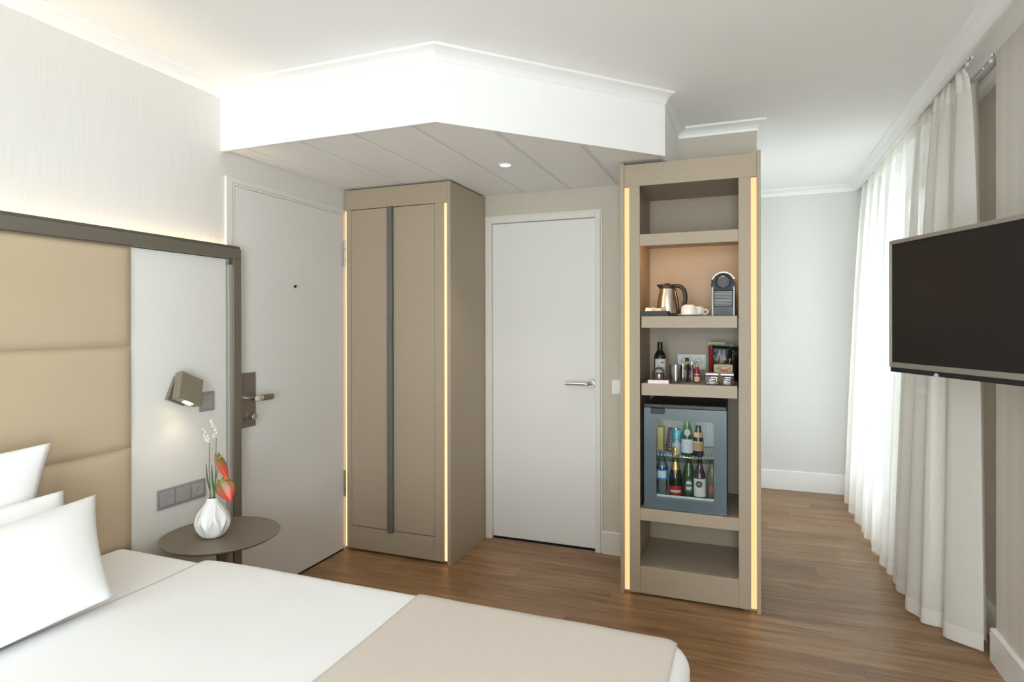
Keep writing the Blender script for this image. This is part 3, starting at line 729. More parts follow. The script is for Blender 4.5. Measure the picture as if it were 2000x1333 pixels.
# ------------------------------------------------------------------ reading lamp, switches on the headboard panel
def build_wall_fittings():
    xp = XL+.0282
    # reading lamp: two slabs hinged at the top, turned on the wall
    a = math.radians(24)
    l = thing('reading_lamp', 'square bronze reading lamp glowing on the white headboard panel', 'lamp', (xp, 1.891, 1.081), rot=(-a, 0, 0))
    fin('back_plate', bx((.0005, -.046, -.052), (.016, .046, .050), .003), mat('lamp_bronze', (.30, .275, .205), .4, metal=.55), l, local=True)
    bm = bx((0, -.059, -.119), (.036, .059, 0), .003)
    bmesh.ops.transform(bm, matrix=Matrix.Translation((.018, .004, .062)) @ Matrix.Rotation(math.radians(-17), 4, 'Y'), verts=bm.verts)
    hd = fin('lamp_head', bm, mat('lamp_bronze', (.30, .275, .205), .4, metal=.55), l, local=True)
    bm = bx((.009, -.014, -.121), (.025, .026, -.1195))
    bmesh.ops.transform(bm, matrix=Matrix.Translation((.018, .004, .062)) @ Matrix.Rotation(math.radians(-17), 4, 'Y'), verts=bm.verts)
    fin('led', bm, mat('reading_led', (1, .9, .7), .4, emit=(1, .80, .50), es=30), hd, local=True)
    fin('hinge_pin', tube(B(), [(.017, -.04, .052), (.017, .044, .052)], .004, 10), BRONZED, l, local=True)
    la = bpy.data.lights.new('reading_beam', 'SPOT'); la.energy = .75; la.color = (1, .80, .55); la.spot_size = 2.3; la.spot_blend = 1.0; la.shadow_soft_size = .012
    o = bpy.data.objects.new('reading_beam', la); COL.objects.link(o); o.parent = l; o.location = (.068, .008, -.066); o.rotation_euler = (a, math.radians(-14), 0)
    # single switch next to the lamp
    def plate(y0, y1, z0, z1): return bx((xp, y0, z0), (xp+.008, y1, z1), .003)
    s = thing('wall_switch', 'single square grey switch beside the reading lamp', 'switch', (xp, 2.036, .976))
    fin('frame', plate(1.996, 2.076, .977, 1.063), GREYR, s)
    fin('rocker', bx((xp+.008, 2.008, .990), (xp+.0125, 2.065, 1.051), .002), GREYP, s)
    p = thing('switch_panel', 'grey triple panel with two switches and a socket above the bedside table', 'switch panel', (xp, 1.908, .60))
    fin('frame', plate(1.791, 2.026, .600, .682), GREYR, p)
    for y0, y1 in ((1.800, 1.8345), (1.8352, 1.8665), (1.8745, 1.9445)):
        fin('rocker', bx((xp+.008, y0, .6125), (xp+.0125, y1, .671), .002), GREYP, p)
    so = fin('socket', bx((xp+.008, 1.952, .6125), (xp+.0105, 2.017, .671), .002), GREYP, p)
    bm = lathe(B(), [(.021, .0105), (.0205, .012), (.019, .012), (.0185, .009), (0, .009)], (xp, 1.9845, .642), 28, axis='X')
    fin('socket_well', bm, mat('grey_socket_well', (.50, .50, .49), .35), so, True, angle=40)
    for dy in (-.0095, .0095):
        fin('socket_hole', lathe(B(), [(0, .0092), (.003, .0092), (.003, .0096), (0, .0096)], (xp, 1.9845+dy, .642), 12, axis='X'), BLACKM, so)
    # white switch beside the bathroom door
    w = thing('wall_switch', 'white switch beside the bathroom door, half behind the cabinet', 'switch', (-.705, YB, .95))
    fin('frame', bx((-.745, YB-.009, .949), (-.665, YB, 1.031), .003), WHITEP, w)
    fin('rocker', bx((-.733, YB-.014, .961), (-.677, YB-.009, 1.019), .002), WHITEP, w)
build_wall_fittings()

# ------------------------------------------------------------------ wardrobe
def build_wardrobe():
    w = thing('wardrobe', 'tall beige linen-grain wardrobe with two doors between the entrance and bathroom doors', 'wardrobe', (-1.915, 3.30, 0))
    yb = YB-.002
    z1 = 2.170
    fin('side_panel', bx((-1.580, YC, 0), (-1.558, yb, z1), .0012), LAM, w)
    fin('top_rail', bx((XL+.006, YC, 2.052), (-1.5805, YC+.02, z1), .0012), LAM, w)
    fin('left_stile', bx((XL+.020, YC, .014), (-2.2255, YC+.02, 2.0515), .0012), LAM, w)
    fin('right_stile', bx((-1.6585, YC, .014), (-1.602, YC+.02, 2.0515), .0012), LAM, w)
    fin('bottom_rail', bx((-2.225, YC, .014), (-1.659, YC+.02, .1485), .0012), LAM, w)
    fin('body', bx((-2.235, YC+.03, .03), (-1.625, yb, 2.165)), LAM, w)
    fin('back_panel', bx((XL+.004, YC+.12, .0), (-1.5805, YC+.13, 2.05)), LAM, w)
    fin('plinth', bx((-2.20, YC+.05, 0), (-1.66, YC+.07, .03)), BLACKM, w)
    for x0, x1, hx in ((-2.2235, -1.9645, -1.9640), (-1.9300, -1.6605, -1.9470)):
        d = fin('door', bx((x0, YC+.0012, .1530), (x1, YC+.02, 2.0480), .001), LAM, w)
        fin('handle', bx((hx, YC-.020, .140), (hx+.0165, YC+.02, 2.052), .0015), GUN, d, label='full-height dark metal grip strip')
    for x0, x1 in ((XL+.004, XL+.0195), (-1.6015, -1.5805)):
        fin('led_strip', bx((x0, YC+.012, .016), (x1, YC+.016, 2.0505)), LEDB, w, label='warm vertical light strip')
build_wardrobe()

# ------------------------------------------------------------------ minibar cabinet
def build_cabinet():
    c = thing('minibar_cabinet', 'open beige linen-grain minibar cabinet with lit edges and shelves', 'cabinet', (-.27, 3.3, 0))
    yb = YB-.002
    fin('side_panel', bx((-.5985, YC-.004, 0), (-.5795, yb, 2.172), .0012), LAM, c)
    fin('side_panel', bx((.0425, YC-.004, 0), (.0600, yb, 2.174), .0012), LAM, c)
    fin('top_rail', bx((-.579, YC, 2.053), (.042, YC+.02, 2.163), .0012), LAM, c)
    fin('stile', bx((-.553, YC, .014), (-.5005, YC+.02, 2.0525), .0012), LAM, c)
    fin('stile', bx((-.0375, YC, .014), (.0165, YC+.02, 2.0525), .0012), LAM, c)
    fin('bottom_rail', bx((-.500, YC, .014), (-.038, YC+.02, .150), .0012), LAM, c)
    xi0, xi1 = -.5165, -.0365
    for x0, x1 in ((xi0-.018, xi0), (xi1, xi1+.018)):
        fin('inner_side', bx((x0, YC+.0205, .03), (x1, 3.515, 2.09)), LAMD, c)
    fin('back_panel', bx((xi0-.018, 3.515, .03), (xi1+.018, 3.53, 2.09)), LAMD, c)
    fin('inner_top', bx((xi0+.0005, YC+.0205, 2.060), (xi1-.0005, 3.5145, 2.078)), LAMD, c)
    fin('bottom_board', bx((xi0+.0005, YC+.0205, .130), (xi1-.0005, 3.5145, .148)), LAMD, c)
    t = fin('shelf', bx((-.500, YC, 1.752), (-.038, YC+.02, 1.810), .0012), LAMD, c)
    fin('shelf_board', bx((-.515, YC+.0205, 1.790), (-.038, 3.5145, 1.8095)), LAMD, t)
    fin('shelf_light', bx((-.49, YC+.028, 1.780), (-.05, YC+.036, 1.7885)), mat('niche_led', (1, .9, .7), .5, emit=(1, .60, .25), es=34), t, label='warm light strip under the top shelf')
    fin('shelf', bx((-.500, YC, .379), (-.038, 3.5145, .439), .0012), LAMD, c)
    for z0, z1 in ((1.342, 1.400), (1.006, 1.066)):
        t = fin('pull_out_shelf', bx((-.492, YC-.002, z0), (-.0435, YC+.018, z1), .0012), LAMD, c)
        fin('tray', bx((-.492, YC+.018, z0+.005), (-.0435, 3.46, z1-.001)), LAMD, t)
        for x in (-.499, -.0425): fin('runner', bx((x, YC+.03, z0+.012), (x+.006, 3.45, z0+.045)), BLACKP, t)
    for x0, x1 in ((-.5790, -.5535), (.0170, .0420)):
        fin('led_strip', bx((x0, YC+.014, .016), (x1, YC+.018, 2.0515)), LEDW, c, label='warm vertical light strip')
    for x0, x1 in ((-.579, -.535), (-.018, .042)):
        fin('led_backing', bx((x0, YC+.030, .0), (x1, YC+.036, 2.052)), LAM, c)
    fin('top_board', bx((-.579, YC+.0205, 2.10), (.042, yb, 2.115)), LAM, c)
    for x0, x1 in ((-.516, -.509),):
        fin('niche_light', bx((x0, YC+.0215, 1.405), (x1, YC+.0245, 1.748)), mat('niche_led', (1, .9, .7), .5, emit=(1, .60, .25), es=34), c, label='warm light strip hidden behind the stile')
    for x in (-.46, -.075):
        fin('foot', lathe(B(), [(0, 0), (.02, 0), (.02, .129), (0, .129)], (x, YC+.07, 0), 14), BLACKP, c)
build_cabinet()

# ------------------------------------------------------------------ things on the upper shelf (z 1.400)
def build_upper_shelf():
    z = 1.3995
    # kettle
    kc = (-.388, 3.25)
    k = thing('kettle', 'steel electric kettle with black handle on the upper shelf', 'kettle', (*kc, z))
    fin('power_base', lathe(B(), [(0, z), (.058, z), (.060, z+.006), (.056, z+.016), (0, z+.016)], (*kc, 0), 40), BLACKP, k, True, angle=40)
    body = [(0, z+.0165), (.0535, z+.0165), (.0545, z+.022), (.0535, z+.045), (.0490, z+.085), (.0425, z+.120), (.0370, z+.143), (.0365, z+.145)]
    fin('body', lathe(B(), body, (*kc, 0), 48), STEEL, k, True, angle=50)
    top = [(.0368, z+.145), (.0372, z+.160), (.034, z+.166), (.016, z+.168), (.012, z+.173), (0, z+.173)]
    bm = lathe(B(), top, (*kc, 0), 40)
    for v in bm.verts:   # the collar runs out into a pouring lip on the left
        dx = v.co.x-kc[0]; dy = v.co.y-kc[1]; r = math.hypot(dx, dy)
        if r > .03 and v.co.z > z+.150:
            ang = math.atan2(dy, -dx); q = math.exp(-(ang/.5)**2)
            v.co.x -= .017*q; v.co.z += .003*q
    fin('lid', bm, BLACKP, k, True, angle=50)
    x, y = kc
    hp = smoothpts([(x+.026, y, z+.158), (x+.050, y, z+.160), (x+.078, y, z+.146), (x+.090, y, z+.112), (x+.090, y, z+.078), (x+.080, y, z+.048), (x+.062, y, z+.026), (x+.050, y, z+.024)], 6)
    n = len(hp)
    fin('handle', tube(B(), hp, [.0115-.003*abs(2*i/(n-1)-.75) if i < n*.6 else .0115-.0065*(i-n*.6)/(n*.4) for i in range(n)], 14), BLACKP, k, True)
    fin('handle_spine', tube(B(), smoothpts([(x+.034, y, z+.15), (x+.045, y, z+.11), (x+.053, y, z+.06), (x+.054, y, z+.026)], 5), .0062, 10), BLACKP, k, True)
    fin('gauge', tube(B(), smoothpts([(x+.039, y-.006, z+.135), (x+.047, y-.006, z+.09), (x+.052, y-.006, z+.04)], 5), .0030, 8), mat('gauge_grey', (.35, .37, .39), .2), k, True)
    fin('lid_switch', bx((x+.036, y-.006, z+.163), (x+.050, y+.006, z+.170), .003), BLACKP, k)
    # tray and sachets
    t = thing('sachet_tray', 'flat black tray of sachets in front of the kettle', 'tray', (-.436, 3.12, z))
    bm = bx((-.5005, YC+.006, z), (-.3655, 3.175, z+.004), .001)
    for lo, hi in (((-.5005, YC+.006, z+.004), (-.4975, 3.175, z+.0265)), ((-.3685, YC+.006, z+.004), (-.3655, 3.175, z+.0265)), ((-.4975, YC+.006, z+.004), (-.3685, YC+.009, z+.0265)), ((-.4975, 3.172, z+.004), (-.3685, 3.175, z+.0265))):
        box(bm, lo, hi)
    fin('tray_body', bm, mat('slate_tray', (.030, .034, .040), .55), t)
    SA = mat('paper_sachet', (.80, .72, .64), .7)
    for i, (sx, sy, w, lean) in enumerate(((-.468, 3.10, .040, .35), (-.434, 3.115, .044, .30), (-.410, 3.10, .038, .45), (-.390, 3.125, .022, .1))):
        bm = B(); m_ = 14
        def fn(u, v, w=w): return ((u-.5)*w, .003*math.sin(PI*u)*math.sin(PI*v), v*.042)
        def fn2(u, v, w=w): return ((u-.5)*w, -.003*math.sin(PI*u)*math.sin(PI*v), v*.042)
        grid(bm, fn, 8, 8); grid(bm, fn2, 8, 8); bmesh.ops.remove_doubles(bm, verts=bm.verts, dist=1e-5)
        bmesh.ops.transform(bm, matrix=Matrix.Translation((sx, sy, z+.0045)) @ Matrix.Rotation((-.3, .25, .3, 0)[i], 4, 'Z') @ Matrix.Rotation(-lean, 4, 'X') @ Matrix.Rotation((.12, .2, -.05, 0)[i], 4, 'Y'), verts=bm.verts)
        o = fin('sachet', bm, SA if i < 3 else mat('steel_sachet', (.5, .45, .38), .4), None, True)
        tag(o, ('paper sachet at the left end of the black tray', 'middle paper sachet standing in the black tray', 'rightmost upright paper sachet in the black tray', 'small tan sachet at the kettle end of the black tray')[i], 'sachet', 'sachets in the tray')
    # saucer and upturned cups
    cc = (-.267, 3.155)
    s = fin('saucer', lathe(B(), [(0, z), (.035, z), (.04, z+.002), (.066, z+.0075), (.0675, z+.0085), (.066, z+.0095), (.04, z+.005), (0, z+.0045)], (*cc, 0), 48), PORC, None, True, angle=50)
    tag(s, 'white saucer under the upturned cups', 'saucer')
    def cup(c, z0, label, ha):
        o = thing('coffee_cup', label, 'cup', (*c, z0), group='white coffee cups')
        fin('bowl', lathe(B(), [(.0372, z0), (.0382, z0+.002), (.0378, z0+.020), (.0358, z0+.036), (.031, z0+.0445), (.024, z0+.0475), (.022, z0+.050), (.019, z0+.050), (.018, z0+.046), (0, z0+.046)], (*c, 0), 40), PORC, o, True, angle=50)
        dx, dy = math.cos(ha), math.sin(ha)
        pts = smoothpts([(c[0]+dx*r, c[1]+dy*r, z0+h) for r, h in ((.034, .034), (.047, .034), (.055, .025), (.051, .014), (.037, .011))], 6)
        fin('cup_handle', tube(B(), pts, .0038, 10), PORC, o, True)
    cup((-.271, 3.145), z+.0075, 'upturned white cup on the front of the saucer', .15)
    cup((-.236, 3.235), z+.0002, 'second white cup half hidden behind the first', -.35)
    # capsule coffee machine
    x0, x1, yf = -.161, -.0545, 3.115
    m = thing('coffee_machine', 'slim black and chrome capsule coffee machine on the upper shelf', 'coffee machine', ((x0+x1)/2, 3.25, z))
    xc = (x0+x1)/2
    fin('body', bx((x0+.010, yf+.014, z), (x1-.010, 3.40, z+.185), .008, 3), DARKG, m)
    for a, b in ((x0, x0+.0095), (x1-.0095, x1)):
        fin('side_panel', bx((a, yf, z), (b, 3.40, z+.150), .002), mat('satin_aluminium', (.34, .34, .335), .45, metal=.3), m)
    # head: rounded top block with round face
    bm = prism(B(), [(x0+.010, z+.125), (x1-.010, z+.125)]+[(xc+.0435*math.cos(t), z+.166+.0435*math.sin(t)) for t in [PI*i/20 for i in range(21)]], yf, 3.38, 'Y')
    hd = fin('head', bm, DARKG, m)
    fin('face_ring', lathe(B(), [(.0375, .0), (.0375, -.004), (.030, -.006), (.028, -.002), (0, -.002)], (xc, yf, z+.166), 40, axis='Y'), BLACKP, hd, True, angle=40)
    drop = [(.0205*math.cos(t), .004+.0205*math.sin(t)) for t in [math.radians(-25+230*i/24) for i in range(25)]]+[(0, -.037)]
    fin('lever_knob', prism(B(), [(xc+a, z+.166+b) for a, b in drop], yf-.016, yf-.001, 'Y'), mat('grey_knob', (.045, .052, .055), .45), hd)
    fin('lever_highlight', tube(B(), [(xc+.0212*math.cos(t), yf-.0165, z+.170+.0212*math.sin(t)) for t in [math.radians(75+75*i/10) for i in range(11)]], .0012, 6), CHROME, hd)
    arch = [(xc+.054*math.cos(t), yf+.012, z+.158+.054*math.sin(t)) for t in [PI*(.04+.92*i/28) for i in range(29)]]
    bm = B(); V = []
    for p in arch:
        V.append([bm.verts.new((p[0]+(p[0]-xc)*k, p[1]+d, p[2]+(p[2]-(z+.158))*k)) for k, d in ((-.05, -.012), (.05, -.012), (.05, .03), (-.05, .03))])
    for a, b in zip(V, V[1:]):
        for i in range(4): bm.faces.new((a[i], a[(i+1) % 4], b[(i+1) % 4], b[i]))
    fin('arch_handle', bm, mat('arch_chrome', (.42, .37, .29), .35, metal=.6), m, True, angle=40)
    for a in (x0-.002, x1-.0075): fin('arch_cheek', bx((a, yf-.002, z+.140), (a+.0095, yf+.035, z+.178), .003), BLACKP, m)
    for i in range(10):
        zz = z+.0505+i*.00715
        fin('grille_slat', bx((x0+.0115, yf+.001, zz), (x1-.0115, yf+.013, zz+.0048), .0008), mat('grille_silver', (.25, .25, .25), .45, metal=.3), m)
    bm = prism(B(), [(x0+.010, z+.002), (x1-.010, z+.002), (x1-.010, z+.046), (x0+.010, z+.046)], yf+.004, yf+.014, 'Y'); fin('drip_housing', bm, BLACKP, m)
    bm = prism(B(), [(xc+.040*math.cos(t), z+.006+.031*math.sin(t)) for t in [PI*i/18 for i in range(19)]], yf-.004, yf+.004, 'Y'); fin('drip_tray', bm, mat('drip_slate', (.016, .020, .024), .4), m)
    fin('drop_emblem', prism(B(), [(xc+.005*math.cos(t), z+.013+.005*math.sin(t)) for t in [math.radians(-30+240*i/12) for i in range(13)]]+[(xc, z+.023)], yf-.0048, yf-.004, 'Y'), BLACKM, m)
build_upper_shelf()

# ------------------------------------------------------------------ things on the lower pull-out shelf (z 1.066)
def lab(bm, name, m, parent): return fin(name, bm, m, parent, True)
VIEW = lambda c: math.atan2(-c[1], -c[0])
def bottle(name, label, cat, c, z, prof, glass, group=None, seg=36):
    o = thing(name, label, cat, (*c, z), group=group)
    fin('body', lathe(B(), [(r, z+h) for r, h in prof], (*c, 0), seg), glass, o, True, angle=60)
    return o
def build_lower_shelf():
    z = 1.0655
    # red and white card box
    b = thing('card_box', 'flat white box with a red top under the upturned wine glass', 'box', (-.414, 3.12, z))
    bm = bx((-.050, -.048, 0), (.050, .048, .017), .0008)
    fin('box_body', bm, mat('white_card', (.80, .79, .78), .5), b, local=True)
    fin('red_top', bx((-.0495, -.0475, .0172), (.0495, .0475, .0182)), mat('red_gloss', (.55, .015, .018), .2), b, local=True)
    b.rotation_euler.z = .06
    zt = z+.0184
    # upturned wine glass
    c = (-.414, 3.125)
    pr = [(.0330, 0), (.0355, .015), (.0350, .030), (.0290, .045), (.0160, .056), (.0060, .062), (.0040, .072), (.0038, .098), (.0060, .110), (.0300, .1155), (.0330, .1165)]
    o = fin('wine_glass', lathe(B(), [(r, zt+h) for r, h in pr], (*c, 0), 40), glassy('thin_glass', (.965, .97, .97), refl=.05), None, True)
    tag(o, 'wine glass standing upside down on the red and white box', 'glass')
    # red wine bottle
    c = (-.432, 3.30)
    w = bottle('wine_bottle', 'dark red wine bottle with white label behind the wine glass', 'bottle', c, z,
               [(0, 0), (.029, 0), (.031, .004), (.031, .115), (.029, .130), (.022, .145), (.0130, .158), (.0120, .165), (.0120, .172), (0, .172)], mat('dark_wine_glass', (.010, .012, .010), .08, coat=.5))
    fin('capsule', lathe(B(), [(.0126, z+.150), (.0132, z+.158), (.0132, z+.197), (.0125, z+.200), (0, z+.200)], (*c, 0), 28), mat('black_capsule', (.012, .012, .013), .25), w, True, angle=50)
    lab(band_on_cyl(B(), .031, (*c, 0), z+.040, z+.112, VIEW(c)+.35, 1.25), 'paper_label', mat('cream_label', (.78, .77, .73), .6), w)
    for k, (zz, hw) in enumerate(((.088, .5), (.066, .7), (.058, .55))):
        lab(band_on_cyl(B(), .0312, (*c, 0), z+zz, z+zz+(.010 if k == 0 else .0025), VIEW(c)+.35, hw*.6), 'print_line', mat('grey_print', (.30, .31, .33), .6), w)
    # tumblers
    def tumbler(c, label):
        pr = [(0, 0), (.0295, 0), (.0305, .003), (.0330, .088), (.0318, .088), (.0292, .007), (0, .006)]
        tag(fin('tumbler', lathe(B(), [(r, z+h) for r, h in pr], (*c, 0), 40), glassy('tumbler_glass', (.97, .98, .98), refl=.03), None, True, angle=50), label, 'glass', 'tumblers on the lower shelf')
    tumbler((-.337, 3.165), 'front clear tumbler beside the red and white box')
    tumbler((-.310, 3.250), 'rear clear tumbler behind the front one')
    # miniatures
    c = (-.296, 3.335)
    m1 = bottle('miniature_bottle', 'amber miniature spirit bottle with black cap behind the tumblers', 'bottle', c, z,
                [(0, 0), (.0185, 0), (.0195, .003), (.0195, .062), (.014, .072), (.0085, .078), (.0085, .098), (0, .098)], mat('amber_spirit', (.38, .20, .05), .08, coat=.4), 'miniature bottles on the lower shelf')
    fin('cap', lathe(B(), [(.0095, z+.098), (.0095, z+.117), (0, z+.117)], (*c, 0), 20), BLACKP, m1)
    lab(band_on_cyl(B(), .0195, (*c, 0), z+.012, z+.052, VIEW(c), 1.2), 'paper_label', mat('pale_label', (.70, .68, .62), .6), m1)
    lab(band_on_cyl(B(), .0087, (*c, 0), z+.080, z+.096, VIEW(c), 1.2), 'neck_label', mat('yellow_label', (.62, .50, .12), .6), m1)
    c = (-.266, 3.26)
    m2 = bottle('miniature_bottle', 'clear miniature spirit bottle between the tumblers and the red one', 'bottle', c, z,
                [(0, 0), (.0165, 0), (.0175, .003), (.0175, .055), (.012, .067), (.0075, .074), (.0075, .088), (0, .088)], glassy('clear_spirit', (.90, .92, .93), refl=.05), 'miniature bottles on the lower shelf')
    fin('cap', lathe(B(), [(.0085, z+.086), (.0085, z+.102), (0, z+.102)], (*c, 0), 20), mat('silver_cap', (.75, .75, .76), .3, metal=.7), m2)
    c = (-.236, 3.20)
    m3 = bottle('miniature_bottle', 'red miniature bottle with pale label and gold cap', 'bottle', c, z,
                [(0, 0), (.0145, 0), (.0155, .003), (.0155, .046), (.0130, .058), (.0080, .074), (.0065, .082), (0, .082)], mat('red_aperitif', (.32, .012, .015), .1, coat=.5), 'miniature bottles on the lower shelf')
    fin('cap', lathe(B(), [(.0070, z+.080), (.0070, z+.090), (.0078, z+.092), (.0078, z+.100), (.004, z+.102), (0, z+.102)], (*c, 0), 20), mat('gold_cap', (.55, .38, .16), .3, metal=.8), m3)
    lab(band_on_cyl(B(), .0155, (*c, 0), z+.006, z+.030, VIEW(c), .95), 'paper_label', mat('sage_label', (.55, .56, .36), .6), m3)
    lab(band_on_cyl(B(), .0155, (*c, 0), z+.040, z+.0425, VIEW(c), 1.0), 'print_line', mat('cream_label', (.78, .77, .73), .6), m3)
    # snack jars
    cols = {'sweets': ((.75, .30, .10), (.70, .60, .12), (.25, .40, .12), (.72, .12, .18), (.75, .55, .45)), 'nuts': ((.16, .07, .04), (.10, .05, .03), (.22, .11, .06), (.13, .10, .10))}
    for (xa, key, label) in ((-.190, 'sweets', 'square glass jar of colourful sweets at the shelf front'), (-.122, 'nuts', 'square glass jar of dark nuts beside the jar of sweets')):
        j = thing('snack_jar', label, 'jar', (xa+.032, 3.115, z), group='snack jars on the lower shelf')
        fin('jar_body', bx((xa, 3.083, z), (xa+.0645, 3.147, z+.046), .006, 3), glassy('jar_glass_'+key, (.90, .92, .92), refl=.05), j, True)
        fin('lid', bx((xa+.001, 3.084, z+.0465), (xa+.0635, 3.146, z+.058), .003), mat('lid_silver', (.58, .57, .55), .4, metal=.3), j)
        rnd = random.Random(3)
        for i in range(5):
            for q in range(4):
                for h in range(3):
                    if 0 < q < 3 and 0 < i < 4 and h < 2: continue
                    cc = rnd.choice(cols[key])
                    s = .0058
                    p = (xa+.0095+i*.0114+rnd.uniform(-.001, .001), 3.0935+q*.0143+rnd.uniform(-.001, .001), z+.0085+h*.0135)
                    bm = B(); bmesh.ops.create_icosphere(bm, subdivisions=1, radius=s*rnd.uniform(.9, 1.08), matrix=Matrix.Translation(p))
                    fin('sweet' if key == 'sweets' else 'nut', bm, mat('snack_%.2f_%.2f' % cc[:2], cc, .4), j, True)
        fin('front_label', bx((xa+.014, 3.0822, z+.004), (xa+.050, 3.0828, z+.036)), mat('plum_label', (.16, .13, .15), .5), j)
        for k, (a, b_, zz, hh) in enumerate(((.022, .044, .026, .004), (.018, .034, .019, .003), (.018, .046, .013, .003), (.020, .040, .008, .002))):
            fin('label_print', bx((xa+a, 3.0816, z+zz), (xa+b_, 3.0821, z+zz+hh)), mat('white_print', (.8, .79, .78), .5), j)
    # bags
    def bag(name, label, c, w, h, T, m, yaw, lean, group):
        o = thing(name, label, 'bag', (*c, z), group=group, rot=(-lean, 0, yaw))
        bm = B()
        for sg in (1, -1):
            def fn(u, v):
                a = 2*u-1
                t = T*.5*max(0, 1-abs(a)**3)*max(0, (1-v)**.35*min(1, v*8+.55))*(1 if v < .93 else 0)
                cr = .0015*noise.noise(Vector((u*9, v*9, sg)))
                return ((u-.5)*w*(1-.06*math.sin(PI*v)), sg*(t+.0004)+cr, v*h)
            grid(bm, fn, 22, 26)
        bmesh.ops.remove_doubles(bm, verts=bm.verts, dist=1e-5)
        fin('pouch', bm, m, o, True, local=True)
        return o, (lambda u, v, e=.0008: Vector(((u-.5)*w*(1-.06*math.sin(PI*v)), -(T*.5*max(0, 1-abs(2*u-1)**3)*(1-v)**.35*min(1, v*8+.55)+e+.0015), v*h)))
    G = 'snack bags on the lower shelf'
    o, s = bag('snack_bag', 'snack bag with a light green top corner at the back left', (-.152, 3.395), .085, .200, .02, mat('green_foil', (.085, .12, .035), .3), .05, -.02, G)
    fin('top_band', bx((-.042, -.0035, .178), (.042, -.0015, .199)), mat('lime_band', (.38, .47, .13), .35), o, local=True)
    o, s = bag('snack_bag', 'black snack bag with a gold mark at the back right', (-.085, 3.375), .095, .182, .03, mat('black_foil', (.010, .010, .011), .3), .12, -.05, G)
    def gold(o, s, pts, r=.0009):
        fin('gold_script', tube(B(), smoothpts([s(u, v) for u, v in pts], 5), r, 5), mat('gold_print', (.62, .45, .16), .3, metal=.5), o, local=True)
    gold(o, s, [(.45, .78), (.50, .92), (.55, .80), (.66, .86), (.78, .80), (.90, .82)]); gold(o, s, [(.48, .77), (.62, .76), (.78, .76), (.94, .74)], .0013)
    o, s = bag('snack_bag', 'black snack bag with gold handwriting and a red edge in front', (-.128, 3.335), .118, .188, .045, mat('black_foil', (.010, .010, .011), .3), -.02, -.06, G)
    bm = B(); bm2 = []
    grid(bm, lambda u, v: s(.0+.14*u, .02+.97*v, .0006), 5, 16); fin('red_edge', bm, mat('red_foil', (.35, .015, .022), .25), o, True, local=True)
    for pts in ([(.20, .60), (.235, .50)], [(.29, .62), (.22, .555), (.30, .49)], [(.36, .52), (.41, .545), (.37, .50), (.42, .52)], [(.52, .55), (.48, .53), (.53, .51), (.525, .42), (.46, .40)],
                [(.58, .50), (.62, .55), (.60, .49)], [(.68, .62), (.65, .50), (.69, .50)], [(.74, .56), (.72, .49)], [(.79, .56), (.73, .525), (.80, .48)], [(.85, .53), (.87, .48), (.92, .53), (.90, .42), (.82, .39)]):
        gold(o, s, [(u, v+.10) for u, v in pts], .0010)
    # small cracker pack
    p = thing('cracker_pack', 'small beige printed cracker pack in front of the black bags', 'packet', (-.110, 3.215, z))
    bm = bx((-.157, 3.205, z+.0), (-.066, 3.226, z+.094), .006, 3); fin('wrapper', bm, mat('cracker_beige', (.56, .43, .27), .5, noise_amt=.25, noise_scale=60), p, True)
    for (a, b_, zz, hh, cc) in ((-.140, -.090, .083, .0035, (.25, .17, .09)), (-.146, -.120, .068, .012, (.16, .30, .10)), (-.128, -.088, .058, .012, (.55, .12, .05)), (-.088, -.074, .066, .014, (.55, .26, .06))):
        fin('print_patch', bx((a, 3.2042, z+zz), (b_, 3.2049, z+zz+hh)), mat('print_%.2f%.2f' % cc[:2], cc, .5), p)
    # double socket on the back panel
    s = thing('double_socket', 'white double power socket on the back of the lower shelf niche', 'socket', (-.285, 3.515, 1.11))
    fin('frame', bx((-.3635, 3.507, 1.109), (-.2105, 3.515, 1.193), .003), WHITEP, s)
    for xc in (-.3235, -.2505):
        g = fin('socket', bx((xc-.0315, 3.503, 1.1195), (xc+.0315, 3.507, 1.1825), .002), WHITEP, s)
        fin('socket_ring', lathe(B(), [(.0215, 0), (.0215, -.0012), (.0195, -.0012), (.0195, 0)], (xc, 3.503, 1.151), 30, axis='Y'), mat('ring_grey', (.12, .12, .12), .5), g)
        for dx in (-.0095, .0095): fin('socket_hole', lathe(B(), [(0, 0), (.003, 0), (.003, -.0012), (0, -.0012)], (xc+dx, 3.503, 1.151), 12, axis='Y'), BLACKM, g)
build_lower_shelf()

